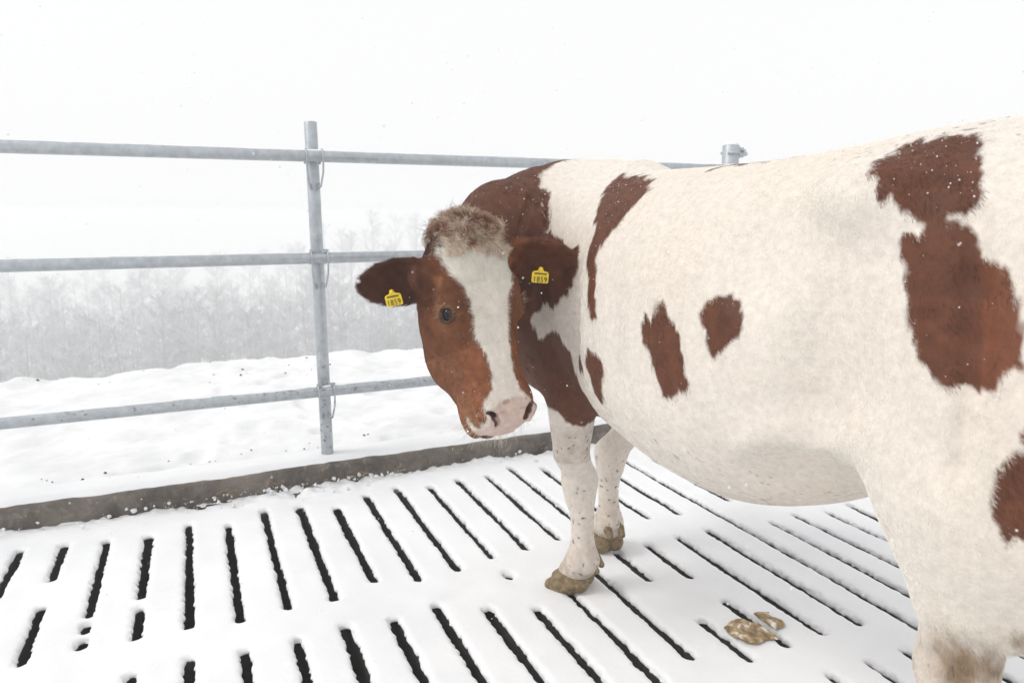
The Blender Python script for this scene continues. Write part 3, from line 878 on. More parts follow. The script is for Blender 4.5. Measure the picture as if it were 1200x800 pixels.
BLAZE = [(-0.080, -0.03), (-0.092, 0.020), (-0.096, 0.055), (-0.101, 0.085), (-0.098, 0.122), (-0.082, 0.168), (-0.063, 0.21), (-0.061, 0.256), (-0.064, 0.301), (-0.056, 0.337), (-0.042, 0.375), (-0.037, 0.411), (-0.049, 0.455), (-0.066, 0.474), (-0.078, 0.488), (-0.083, 0.512), (-0.082, 0.545), (-0.078, 0.64), (0.09, 0.64), (0.09, 0.53), (0.062, 0.500), (0.037, 0.47), (0.028, 0.41), (0.032, 0.34), (0.042, 0.27), (0.056, 0.223), (0.076, 0.189), (0.092, 0.14), (0.095, 0.098), (0.085, 0.03), (0.07, -0.03)]
PAD = [(-0.074, 0.585), (-0.073, 0.540), (-0.060, 0.508), (-0.034, 0.494), (0.0, 0.488), (0.035, 0.490), (0.062, 0.502), (0.082, 0.53), (0.078, 0.62), (-0.052, 0.62)]
HIDE_W = np.array([0.85, 0.835, 0.785], np.float32)
HIDE_B = np.array([0.118, 0.041, 0.020], np.float32)
PINK = np.array([0.62, 0.475, 0.42], np.float32)
DIRT = np.array([0.26, 0.165, 0.085], np.float32)
MUD = np.array([0.055, 0.040, 0.026], np.float32)

def on_ear(e, ln):
    sheet = np.interp(e[:, 0] / ln, [-0.1, 0.1, 0.5, 1.0], [0.022, 0.030, 0.022, 0.004])
    zc = sheet * np.clip(np.abs(e[:, 1]) / 0.06, 0, 1.2) ** 2 - sheet * 0.6
    return (e[:, 0] > 0.0) & (e[:, 0] < ln + 0.012) & (np.abs(e[:, 1]) < 0.074) & (np.abs(e[:, 2] - zc) < 0.024)
def hide_fields(P, jit=0.0):
    """Brown cover, bare pink skin and dirt at points in the cow frame."""
    q = to_head(P)
    L, Nn, F = q[:, 0], q[:, 1], q[:, 2]
    u, v, z = P[:, 0], P[:, 1], P[:, 2]
    is_head = (v > 0.30) & (F < 0.10) & (np.abs(L) < 0.15) & (Nn > -0.06) & (F > gB(Nn) - 0.02) & (Nn < 0.62)
    ear_d = np.full(len(P), False)
    for s, (b, rot, ln) in EARS.items():
        e = (P - b) @ rot
        ear_d |= on_ear(e, ln)
    is_head |= ear_d
    rag = 0.010 * vnoise(u * 2.2, v, z * 0.8, 0.035, 51) + 0.006 * vnoise(u * 2.0, v, z * 0.6, 0.013, 52) + jit
    sd = np.full(len(P), 1.0, np.float32)
    near = v > (0.02)
    for pl in SIDE: sd[near] = np.minimum(sd[near], poly_sd(pl, u[near], z[near]))
    far = ~near
    for pl in FAR: sd[far] = np.minimum(sd[far], poly_sd(pl, u[far], z[far]))
    sd[far] = np.minimum(sd[far], poly_sd(SIDE[7], u[far], z[far]))
    nk = np.where((u > -0.18) & (z > 1.0), (0.24 + (1.36 - z) * 0.35 + np.clip(-u, 0, 1) * 0.6) - v, 1.0)
    sd = np.minimum(sd, nk)
    sd = np.where((v > 0.42) & (u > -0.4), -0.05, sd)
    brown = np.clip(0.5 - (sd + rag) / 0.007, 0, 1)
    # face
    bz = poly_sd(BLAZE, L, Nn)
    bz = np.maximum(bz, -(F + 0.105 - 0.25 * np.clip(0.1 - Nn, 0, 1) + 0.010 * np.clip((Nn - 0.44) / 0.05, 0, 1)))
    ragh = 0.004 * vnoise(L, Nn, F, 0.018, 53) + 0.0025 * vnoise(L, Nn, F, 0.007, 54) + jit
    fb = np.clip(0.5 + (bz + ragh) / 0.005, 0, 1)
    brown = np.where(is_head, np.where(ear_d & (np.abs(L) > 0.088), 1.0, fb), brown)
    pd = np.maximum(poly_sd(PAD, L, Nn), -(F + 0.115))
    pink = np.where(is_head, np.clip(0.5 - (pd + 0.3 * ragh) / 0.008, 0, 1), 0)
    # inside of nostrils and lids stays bare
    for s in (-1, 1):
        c_ = EYES[s][0] + EYES[s][1] * 0.0195
        e = np.sqrt((L - c_[0]) ** 2 + (Nn - c_[1]) ** 2 + (F - c_[2]) ** 2)
        pink = np.where(is_head, np.maximum(pink, 0.12 * np.clip((0.0235 - e) / 0.003, 0, 1)), pink)
    # dirt: belly line, hocks, fetlocks
    dn = 0.5 + 0.5 * vnoise(u, v, z, 0.045, 55) + 0.35 * vnoise(u, v, z, 0.016, 56)
    hock = (0.9 * np.exp(-(((u + 1.305) / 0.045) ** 2 + ((z - 0.545) / 0.055) ** 2)) + 0.8 * np.exp(-(((u + 1.368) / 0.030) ** 2 + ((z - 0.605) / 0.022) ** 2)) + 0.45 * np.exp(-(((u + 1.31) / 0.10) ** 2 + ((z - 0.47) / 0.09) ** 2))) * (np.abs(v) < 0.35)
    feet = np.clip((0.26 - z) / 0.22, 0, 1) * 0.9 + 0.04 * np.clip((0.6 - z) / 0.2, 0, 1)
    belly = np.clip((0.64 - z) / 0.06, 0, 1) * (z > 0.5) * (np.abs(u + 0.45) < 0.55)
    dirt = np.clip(1.3 * hock * dn + feet * dn * 0.9 + 0.55 * belly * np.clip(dn, 0.3, 1), 0, 0.9)
    spk = np.clip((vnoise(u, v, z, 0.010, 57) - 0.66) / 0.08, 0, 1) * np.clip(np.clip((0.55 - z) / 0.25, 0, 1) + hock + 1.0 * belly + 0.5 * (np.abs(u + 0.75) < 0.25) * (z < 0.75) * (z > 0.56) + 0.8 * np.clip((z - 1.38) / 0.05, 0, 1) * (u < -0.9), 0, 1)
    return brown, pink, dirt, spk, is_head, L, Nn, F, ear_d

def hide_colour(P, jit=0.0):
    brown, pink, dirt, spk, is_head, L, Nn, F, ear_d = hide_fields(P, jit)
    u, v, z = P[:, 0], P[:, 1], P[:, 2]
    n1 = vnoise(u, v, z, 0.12, 61)[:, None]; n2 = vnoise(u, v, z, 0.02, 62)[:, None]
    white = HIDE_W * (1 + 0.015 * n1 + 0.02 * n2) * np.array([1.0, 0.995, 0.985], np.float32)
    warm = np.clip(0.5 + 0.7 * vnoise(u, v, z, 0.25, 63), 0, 1)[:, None]
    white = white * (1 - warm * np.array([0.015, 0.035, 0.07], np.float32))
    br = HIDE_B * (1 + 0.16 * n1 + 0.18 * n2)
    # the face is foxier, paler round the eye and the lips; neck and right ear darker
    face = (np.clip((Nn - 0.02) / 0.08, 0, 1) * np.clip((F - gB(Nn)) / 0.06, 0, 1) * np.clip((0.15 - np.abs(L)) / 0.03, 0, 1) * np.clip((0.13 - F) / 0.03, 0, 1))[:, None]
    band = np.exp(-((np.abs(L) - 0.075) / 0.022) ** 2 - ((Nn - 0.22) / 0.09) ** 2) * (F > -0.05)
    br = br * (1 + face * (np.array([0.85, 0.92, 0.65], np.float32) * (1 - 0.7 * band[:, None]) + 0.25 * vnoise(u, v, z, 0.05, 65)[:, None]))
    eye = np.exp(-(((np.abs(L) - 0.10) / 0.05) ** 2 + ((Nn - 0.235) / 0.045) ** 2 + ((F + 0.06) / 0.045) ** 2))[:, None]
    lips = (np.exp(-((Nn - 0.53) / 0.06) ** 2) * (F < -0.05))[:, None]
    br = br + face * (0.75 * np.clip(eye * 1.0 + lips * 0.9, 0, 1)) * (np.array([0.36, 0.17, 0.08], np.float32) - br) * 0.8
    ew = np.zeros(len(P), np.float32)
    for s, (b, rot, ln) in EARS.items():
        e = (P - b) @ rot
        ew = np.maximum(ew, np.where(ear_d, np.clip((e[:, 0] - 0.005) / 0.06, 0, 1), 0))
    br = br * (1 - (0.22 - 0.72 * (L > 0))[:, None] * ew[:, None])  # left ear painted lighter, as if lit, to stand off the neck
    br = br * (1 + 0.45 * (np.clip((np.interp(z, [0.9, 1.03, 1.104, 1.195, 1.267], [-1.300, -1.302, -1.292, -1.276, -1.257]) - u) / 0.008, 0, 1) * np.clip((z - 0.95) / 0.02, 0, 1) * (v > 0) * np.clip((1.27 - z) / 0.03, 0, 1))[:, None])  # brown behind the thigh crease lightened, standing in for light off turned hair
    for s in (-1, 1):                                   # dark rims of the lids
        c_ = EYES[s][0] + EYES[s][1] * 0.0195
        e = np.sqrt((L - c_[0]) ** 2 + (Nn - c_[1]) ** 2 + (F - c_[2]) ** 2)
        br = br * (1 - (0.72 * np.clip((0.0262 - e) / 0.003, 0, 1))[:, None])
    c = white * (1 - brown[:, None]) + br * brown[:, None]
    pk = PINK * (1 + 0.10 * n2)
    blot = np.clip((vnoise(L, Nn, F, 0.012, 64) - 0.25) / 0.25, 0, 1)[:, None] * np.clip((0.545 - Nn) / 0.05, 0, 1)[:, None] * 0.6
    pk = pk * (1 - blot * np.array([0.55, 0.68, 0.72], np.float32))
    c = c * (1 - pink[:, None]) + pk * pink[:, None]
    c = c * (1 - dirt[:, None]) + (DIRT * (1 + 0.3 * n2)) * dirt[:, None]
    c = c * (1 - spk[:, None] * 0.85) + MUD * spk[:, None] * 0.85
    return np.clip(c, 0.004, 0.95), brown, pink

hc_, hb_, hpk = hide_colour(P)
# reddish skin inside the nostrils, painted dark for the shade of the hole
q = to_head(P)
def seg_d(q, a, b):
    a, b = np.array(a, np.float32), np.array(b, np.float32)
    t = np.clip(((q - a) @ (b - a)) / ((b - a) @ (b - a)), 0, 1)
    return np.linalg.norm(q - a - t[:, None] * (b - a), axis=1)
for s in (-1, 1):
    m_ = np.array(NOSTRIL[s][1])
    e = np.minimum(seg_d(q, m_ - (0, 0, 0.010), m_ + (-s * 0.012, -0.030, -0.034)) - 0.0100, seg_d(q, np.array(NOSTRIL[s][0]) - (0, 0, 0.010), np.array(NOSTRIL[s][2]) - (0, 0, 0.009)) - 0.008)
    k_ = np.clip(1 - (e - 0.0005) / 0.003, 0, 1)[:, None] * (np.abs(q[:, :1]) < 0.2)
    hc_ = hc_ * (1 - k_) + np.array([0.13, 0.06, 0.05], np.float32) * k_
# skin shows darker and pinker between the hairs
grey = (1 - hb_)[:, None] * (1 - hpk)[:, None]
hc_ = hc_ * (1 - grey * np.array([0.14, 0.20, 0.22], np.float32))
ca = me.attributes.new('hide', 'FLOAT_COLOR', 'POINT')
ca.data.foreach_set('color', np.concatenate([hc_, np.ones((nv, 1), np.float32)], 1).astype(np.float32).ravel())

# --- hair: short coat lying along the body, a curly forelock, fringes on the ears
M_HAIR = NT('cow_hair')
hcol = M_HAIR.attr('tint')
M_HAIR = M_HAIR.base(hcol.outputs['Color'], 0.55, spec=0.25)
faces = np.empty(len(me.polygons) * 4, np.int32); me.polygons.foreach_get('vertices', faces) if all(len(f.vertices) == 4 for f in me.polygons) else None
faces = faces.reshape(-1, 4)
FC = P[faces].mean(1)
def norm(a): return a / np.maximum(np.linalg.norm(a, axis=1, keepdims=True), 1e-9)
FN_ = norm(N[faces].mean(1))
qf = to_head(FC)
head_f = (FC[:, 1] > 0.30) & (qf[:, 2] < 0.10) & (np.abs(qf[:, 0]) < 0.15) & (qf[:, 1] > -0.05) & (qf[:, 2] > gB(qf[:, 1]) - 0.02) & (qf[:, 1] < 0.62)
for s, (bb, rot, ln) in EARS.items():
    e = (FC - bb) @ rot
    head_f |= on_ear(e, ln)
CAMC = np.array(M_COWI @ Vector((0, 0, CAM_H)), np.float32)
def make_hair(name, W_, count, length_fn, lift, npts, rad, curl=0.0, jitter=1.0, colour_fn=None, lie=None):
    w = W_ / W_.sum()
    fi = np.searchsorted(np.cumsum(w), rng.random(count)).clip(0, len(w) - 1)
    a, b = rng.random((count, 1)).astype(np.float32), rng.random((count, 1)).astype(np.float32)
    v0, v1, v2, v3 = (P[faces[fi, k]] for k in range(4))
    root = v0 * (1 - a) * (1 - b) + v1 * a * (1 - b) + v2 * a * b + v3 * (1 - a) * b
    nrm = FN_[fi]
    q = to_head(root); hd = head_f[fi]
    # lie of the coat
    flow = np.empty_like(root)
    flow[:] = (-0.62, 0.0, -0.78)
    leg = np.clip((0.72 - root[:, 2]) / 0.25, 0, 1)[:, None]
    flow = flow * (1 - leg) + leg * np.array([-0.15, 0, -1], np.float32)
    flow = flow.astype(np.float32)
    back = nrm[:, 2] > 0.75
    flow[back] = (-1, 0, -0.2)
    # face: whorl between the eyes, hair running away from it; sides run back from the nose
    dl, dn_ = q[:, 0], q[:, 1] - 0.245
    rl = np.hypot(dl, dn_) + 1e-4
    fl2 = (dl / rl)[:, None] * HL + (dn_ / rl)[:, None] * HN
    side_ = np.clip((0.03 - q[:, 2]) / 0.09 - 0.6, 0, 1)[:, None]
    fl2 = fl2 * (1 - side_) + side_ * (0.55 * HN - 0.75 * HF)
    flow[hd] = fl2[hd]
    for s, (bb, rot, ln) in EARS.items():
        e = (root - bb) @ rot
        on = on_ear(e, ln)
        flow[on] = rot[:, 0] + 0.9 * np.sign(e[on, 1:2]) * np.clip(np.abs(e[on, 1:2]) / 0.06, 0, 1) * rot[:, 1]
    if lie is not None:
        flow[:] = HB @ np.array(lie, np.float32) + np.sign(q[:, :1]) * np.clip(np.abs(q[:, :1]) / 0.08, 0, 1) * 0.5 * HL
    wob = np.stack([vnoise(root[:, 0], root[:, 1], root[:, 2], 0.09, 71 + k) for k in range(3)], 1)
    wob2 = np.stack([vnoise(root[:, 0], root[:, 1], root[:, 2], 0.016, 75 + k) for k in range(3)], 1)
    flow = flow + (0.55 * wob + (0.75 if lie is None else 1.7) * wob2) * jitter * 0.8 + rng.normal(0, 0.16 if lie is None else 0.07, root.shape).astype(np.float32) * jitter
    t = norm(flow - (flow * nrm).sum(1, keepdims=True) * nrm)
    ln = length_fn(root, q, hd) * (0.75 + 0.5 * rng.random(count)).astype(np.float32)
    lf = lift * (0.7 + 0.6 * rng.random((count, 1)).astype(np.float32)) * (1 + 0.5 * wob2[:, :1])
    pts = []
    bin_ = np.cross(nrm, t)
    ph = rng.random((count, 1)).astype(np.float32) * 6.28
    for k in range(npts):
        s = k / (npts - 1)
        pp = root - nrm * 0.0008 + ln[:, None] * (t * s * (1 - 0.25 * lf) + nrm * lf * s * (1 - 0.45 * s))
        if curl:
            cu = curl * ln[:, None] * s
            pp = pp + cu * (np.sin(ph + 9 * s) * bin_ + np.cos(ph + 9 * s) * nrm * 0.6)
        pts.append(pp)
    pts = np.stack(pts, 1).astype(np.float32)
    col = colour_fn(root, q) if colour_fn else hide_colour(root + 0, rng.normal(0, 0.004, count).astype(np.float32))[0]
    tuft = vnoise(root[:, 0] * 0.8, root[:, 1], root[:, 2] * 0.45, 0.010, 79)[:, None]
    pale = np.clip(col[:, 1:2] / 0.5, 0.25, 1)
    col = col * (0.91 + 0.15 * rng.random((count, 1)).astype(np.float32)) * (1 + (0.20 - 0.14 * pale) * tuft + (0.10 - 0.06 * pale) * wob2[:, :1])
    cu = bpy.data.hair_curves.new(name)
    cu.add_curves([npts] * count)
    cu.attributes['position'].data.foreach_set('vector', pts.ravel())
    ra = cu.attributes.get('radius') or cu.attributes.new('radius', 'FLOAT', 'POINT')
    prof = np.array([rad * (1.0 - 0.75 * (k / (npts - 1)) ** 1.5) for k in range(npts)], np.float32)
    ra.data.foreach_set('value', np.tile(prof, count))
    at = cu.attributes.new('tint', 'FLOAT_COLOR', 'CURVE')
    at.data.foreach_set('color', np.concatenate([np.clip(col, 0.004, 0.95), np.ones((count, 1))], 1).astype(np.float32).ravel())
    cu.materials.append(M_HAIR)
    return link(bpy.data.objects.new(name, cu), cow)

AREA = np.linalg.norm(np.cross(P[faces[:, 1]] - P[faces[:, 0]], P[faces[:, 3]] - P[faces[:, 0]]), axis=1)
fbare = hpk[faces].mean(1)
tocam = norm(CAMC - FC)
facing = (FN_ * tocam).sum(1)
vis = np.where(facing > -0.3, 1.0, 0.22)
wgt = AREA * vis * (1 - np.clip(fbare * 1.2, 0, 1))
ears_f = np.zeros(len(FC), bool)
for s, (bb, rot, ln) in EARS.items():
    e = (FC - bb) @ rot
    ears_f |= on_ear(e, ln)
def len_body(root, q, hd):
    base = 0.0105 + 0.0025 * vnoise(root[:, 0], root[:, 1], root[:, 2], 0.2, 81)
    base = base - 0.004 * np.clip((0.75 - root[:, 2]) / 0.35, 0, 1)
    hk_ = np.exp(-(((root[:, 0] + 1.32) / 0.08) ** 2 + ((root[:, 2] - 0.55) / 0.07) ** 2))
    return (base + 0.014 * hk_).astype(np.float32)
NB = 520000
make_hair('coat', wgt * (~head_f), NB, len_body, 0.155, 4, 0.00033, jitter=0.55)
def len_head(root, q, hd):
    return np.where(q[:, 1] > 0.33, 0.007, np.where(q[:, 1] < 0.18, 0.017, 0.011)).astype(np.float32)
make_hair('face_hair', wgt * head_f * (~ears_f) * 1.0, 110000, len_head, 0.30, 4, 0.00026, jitter=0.6)
make_hair('ear_hair', AREA * ears_f, 26000, lambda r, q, h: 0.017 + 0 * q[:, 0], 0.45, 5, 0.00026, curl=0.08)

# forelock: curls falling over the brow, brown on top and cream below, with tufts over the horn buds
qp = to_head(FC)
lock_w = AREA * head_f * (~ears_f) * (np.abs(qp[:, 0]) < 0.078) * (qp[:, 1] < 0.085) * (qp[:, 2] > -0.13)
def lock_col(t0):
    def f(root, q):
        n = len(root)
        t = np.clip(t0 + 0.7 * vnoise(root[:, 0], root[:, 1], root[:, 2], 0.022, 91) + rng.normal(0, 0.25, n), 0, 1)[:, None]
        return np.array([0.74, 0.63, 0.50], np.float32) * (1 - t) + np.array([0.19, 0.068, 0.032], np.float32) * t
    return f
lock_len = lambda a: (lambda r, q, h: a * (1 + 0.35 * vnoise(r[:, 0], r[:, 1], r[:, 2], 0.02, 92)))
make_hair('forelock', lock_w * (qp[:, 1] > 0.005), 5500, lock_len(0.029), 0.60, 9, 0.0006, curl=0.09, jitter=1.5, colour_fn=lock_col(0.05), lie=(0, 0.8, 0.25))
make_hair('forelock', lock_w * (qp[:, 1] < 0.055) * (qp[:, 2] > -0.11), 5500, lock_len(0.036), 0.85, 9, 0.0006, curl=0.09, jitter=1.6, colour_fn=lock_col(0.68), lie=(0, 0.5, 0.5))
make_hair('forelock', AREA * head_f * (~ears_f) * np.exp(-((qp[:, 0] - 0.0) / 0.03) ** 2 - ((qp[:, 1] - 0.01) / 0.02) ** 2), 60, lock_len(0.040), 1.7, 7, 0.0006, curl=0.05, jitter=1.4, colour_fn=lock_col(1.3), lie=(0, -0.2, 0.4))
bud_w = AREA * head_f * (~ears_f) * (np.exp(-((np.abs(qp[:, 0]) - 0.085) / 0.016) ** 2 - ((qp[:, 1] - 0.035) / 0.018) ** 2)) * (qp[:, 2] > -0.12)
make_hair('horn_tuft', bud_w, 700, lambda r, q, h: 0.016 + 0 * q[:, 0], 0.9, 5, 0.0004, curl=0.05, jitter=0.8, colour_fn=lambda r, q: np.tile(np.array([[0.13, 0.055, 0.032]], np.float32), (len(r), 1)))
chin_w = AREA * head_f * (qp[:, 1] > 0.53) * (qp[:, 2] < -0.07) * (FN_[:, 2] < 0.3)
make_hair('whiskers', chin_w, 120, lambda r, q, h: 0.034 + 0 * q[:, 0], 1.7, 6, 0.00032, curl=0.04, jitter=1.2, colour_fn=lambda r, q: np.tile(np.array([[0.62, 0.56, 0.48]], np.float32), (len(r), 1)))
es_ = EYES[1][0] + EYES[1][1] * 0.0195
lash_w = AREA * head_f * np.exp(-((np.sqrt((np.abs(qp[:, 0]) - es_[0]) ** 2 + (qp[:, 1] - es_[1]) ** 2 + (qp[:, 2] - es_[2]) ** 2) - 0.024) / 0.003) ** 2) * (qp[:, 1] < es_[1])
make_hair('eyelashes', lash_w, 130, lambda r, q, h: 0.020 + 0 * q[:, 0], 1.5, 5, 0.0003, curl=0.03, jitter=0.4, colour_fn=lambda r, q: np.tile(np.array([[0.40, 0.25, 0.15]], np.float32), (len(r), 1)))

# --- eyes
M_EYE = NT('wet_dark_eye')
tc = M_EYE.node('ShaderNodeTexCoord')
mp = M_EYE.node('ShaderNodeMapping'); mp.inputs['Scale'].default_value = (1, 0.9, 1.7); M_EYE.to(tc.outputs['Object'], mp.inputs[0])
gr = M_EYE.node('ShaderNodeVectorMath', operation='LENGTH')
mx = M_EYE.node('ShaderNodeVectorMath', operation='MULTIPLY'); mx.inputs[1].default_value = (0, 1, 1); M_EYE.to(mp.outputs[0], mx.inputs[0])
M_EYE.to(mx.outputs[0], gr.inputs[0])
M_EYE = M_EYE.base(M_EYE.ramp(gr.outputs['Value'], [(0.009, (0.004, 0.005, 0.008)), (0.012, (0.022, 0.014, 0.011)), (0.0195, (0.018, 0.011, 0.009)), (0.0225, (0.16, 0.12, 0.10))]), 0.05, spec=0.3)
for s in (-1, 1):
    bm = bmesh.new()
    bmesh.ops.create_uvsphere(bm, u_segments=28, v_segments=18, radius=0.0230)
    e = bm_obj('eye', bm, M_EYE, cow, smooth=True)
    ec, ea, et = EYES[s]
    ax, ay = Vector(HB @ ea), Vector(HB @ et)
    e.matrix_local = Matrix.Translation(Vector(hp(*ec))) @ Matrix((ax, ay, ax.cross(ay))).transposed().to_4x4()

# --- ear tags
M_TAG = mat_plain('yellow_tag_plastic', (0.78, 0.56, 0.015), 0.35, spec=0.5)
M_INK = mat_plain('black_print', (0.012, 0.011, 0.010), 0.5)
def ear_tag(c, roll, w, h, yaw=0.0):
    c = M_COWI @ Vector(c)
    up = Vector((math.sin(roll), 0, math.cos(roll))); nrm = Vector((math.sin(yaw), -math.cos(yaw), 0.0))
    up = (up - nrm * up.dot(nrm)).normalized(); rt = up.cross(nrm)
    out = [(-.5, -.5), (.5, -.5), (.5, .22), (.40, .32), (.16, .36), (.11, .62), (-.11, .62), (-.16, .36), (-.40, .32), (-.5, .22)]
    bm = bmesh.new()
    bend = lambda x, y: 0.06 * h * (x * x) * 2 - 0.05 * h * y
    fr = [bm.verts.new((x * w, y * h, 0.001 - bend(x, y))) for x, y in out]
    bk = [bm.verts.new((x * w, y * h, -0.001 - bend(x, y))) for x, y in out]
    bm.faces.new(fr); bm.faces.new(bk[::-1])
    for i in range(len(out)):
        j = (i + 1) % len(out)
        bm.faces.new((fr[i], bk[i], bk[j], fr[j]))
    bmesh.ops.bevel(bm, geom=[e for e in bm.edges if abs(e.verts[0].co.z - e.verts[1].co.z) > 0.0015 and abs(e.verts[0].co.y - e.verts[1].co.y) < 1e-6], offset=0.002, segments=2, affect='EDGES')
    t = bm_obj('ear_tag', bm, M_TAG, cow)
    t.matrix_local = Matrix.Translation(c) @ M3.to_4x4() @ Matrix((rt, up, nrm)).transposed().to_4x4()
    bm = bmesh.new()
    bmesh.ops.create_cone(bm, cap_ends=True, segments=16, radius1=0.006, radius2=0.004, depth=0.006)
    for v in bm.verts: v.co += Vector((0, h * 0.50, 0.004))
    bm_obj('stud', bm, M_TAG, t, smooth=False)
    cu = bpy.data.curves.new('number', 'FONT'); cu.body = '1859'; cu.size = h * 0.56; cu.align_x = 'CENTER'; cu.extrude = 0.0002; cu.space_character = 1.12
    cu.materials.append(M_INK)
    tmp = link(bpy.data.objects.new('number', cu)); bpy.context.view_layer.update()
    nm = bpy.data.meshes.new_from_object(tmp); bpy.data.objects.remove(tmp)
    o = link(bpy.data.objects.new('number', nm), t); o.location = (0, -h * 0.44, 0.0024); o.scale = (0.70 * w / h, 1, 1)
    bm = bmesh.new()
    r2 = random.Random(5)
    x = -0.36
    while x < 0.36:
        b = 0.02 + 0.03 * r2.random()
        add_box(bm, (x * w, h * 0.10, 0.0018), (min(x + b, 0.38) * w, h * (0.20 + 0.02 * r2.random()), 0.0022)); x += b + 0.02
    bm_obj('code_strip', bm, M_INK, t)
    return t
ear_tag((-0.323, 1.930, 1.0716), R(-13), 0.047, 0.040, R(-8))
ear_tag((0.080, 2.015, 1.126), R(5), 0.048, 0.040, R(6))

# --- cloven hooves, grown like the body so the claws keep a rounded outline
M_HOOF = NT('dirty_hoof_horn')
M_HOOF.bump(M_HOOF.noise(90, 6), 0.4, 0.004)
M_HOOF = M_HOOF.base(M_HOOF.ramp(M_HOOF.noise(45, 8, 0.7), [(0.3, (0.045, 0.031, 0.017)), (0.5, (0.19, 0.132, 0.066)), (0.75, (0.34, 0.255, 0.145))]), 0.6)
def small_sdf(fn, lo, hi, vx):
    ax = [np.arange(lo[i], hi[i], vx, dtype=np.float32) for i in range(3)]
    Q = np.stack(np.meshgrid(*ax, indexing='ij'), -1)
    d = fn(Q).astype(np.float32)
    return sdf_quads(d, vx, lo)
def hoof_fn(Q):
    d = None
    for s in (-1, 1):
        a = rc_eval(Q, (-0.040, s * 0.029, 0.046), (0.060, s * 0.038, 0.016), 0.036, 0.017)
        a = smin(a, rc_eval(Q, (-0.005, s * 0.027, 0.060), (0.020, s * 0.030, 0.045), 0.036, 0.034), 0.03)
        a = smin(a, rc_eval(Q, (0.010, s * 0.034, 0.020), (0.066, s * 0.030, 0.016), 0.030, 0.016), 0.02)
        d = a if d is None else np.minimum(d, a)
    return np.maximum(d, -(Q[..., 2] - 0.002))
hv, hq = small_sdf(hoof_fn, (-0.095, -0.085, -0.01), (0.11, 0.085, 0.115), 0.004)
dv, dq = small_sdf(lambda Q: rc_eval(Q, (0, 0, 0), (-0.020, 0, -0.022), 0.017, 0.011), (-0.05, -0.03, -0.05), (0.03, 0.03, 0.03), 0.003)
hoof_me = dew_me = None
for (u, v, toe) in ((FN[0] + 0.045, FN[1] + 0.012, R(35)), (FF[0] + 0.03, FF[1], TOE_F), (-1.215, 0.185, 0.1), (-1.475, -0.185, -0.1)):
    if hoof_me is None:
        h = mesh_obj('hoof', hv, hq, M_HOOF, cow, smooth=True); hoof_me = h.data
    else:
        h = link(bpy.data.objects.new('hoof', hoof_me), cow)
    h.location = (u, v, 0.004); h.rotation_euler = (0, 0, toe)
    for s in (-1, 1):
        if dew_me is None:
            e = mesh_obj('dewclaw', dv, dq, M_HOOF, cow, smooth=True); dew_me = e.data
        else:
            e = link(bpy.data.objects.new('dewclaw', dew_me), cow)
        q = Vector((u, v, 0.125)) + Matrix.Rotation(toe, 3, 'Z') @ Vector((-0.082, s * 0.026, 0))
        e.location = q; e.rotation_euler = (0, 0, toe)

# ---------------------------------------------------------------- droppings on the snow
M_DUNG = NT('half_frozen_dung')
M_DUNG.bump(M_DUNG.noise(70, 8), 0.6, 0.006)
M_DUNG = M_DUNG.base(M_DUNG.ramp(M_DUNG.noise(28, 9, 0.7), [(0.30, (0.035, 0.020, 0.009)), (0.43, (0.20, 0.125, 0.05)), (0.54, (0.40, 0.28, 0.14)), (0.64, (0.80, 0.78, 0.75))]), 0.6)
def dung_fn(Q):
    x, y, z = Q[..., 0], Q[..., 1], Q[..., 2]
    n = 0.016 * vnoise(x, y, z, 0.035, 95) + 0.011 * vnoise(x, y, z, 0.014, 96)
    d = 9.0
    for cx, cy, r in ((-0.040, 0.018, 0.055), (-0.012, -0.028, 0.045), (0.058, 0.020, 0.046), (-0.062, -0.018, 0.036)):
        e = np.sqrt((x - cx) ** 2 + (y - cy) ** 2 + (8.0 * z) ** 2) - r
        d = smin(d, e, 0.03) if not np.isscalar(d) else e
    slot = -(np.abs(x - 0.030) - 0.013)
    return np.maximum(np.maximum(d + n, slot), -z - 0.004)
pv, pq = small_sdf(dung_fn, (-0.14, -0.11, -0.012), (0.14, 0.11, 0.04), 0.004)
dung = mesh_obj('dung_pat', pv, pq, M_DUNG, smooth=True)
dung.location = W(slot_k(10) - 0.030, 1.545, 0.024)
dung.rotation_euler = (0, 0, TH)
tag(dung, 'tan brown half frozen dung pat lying across a slot in the snow', 'dung pat')

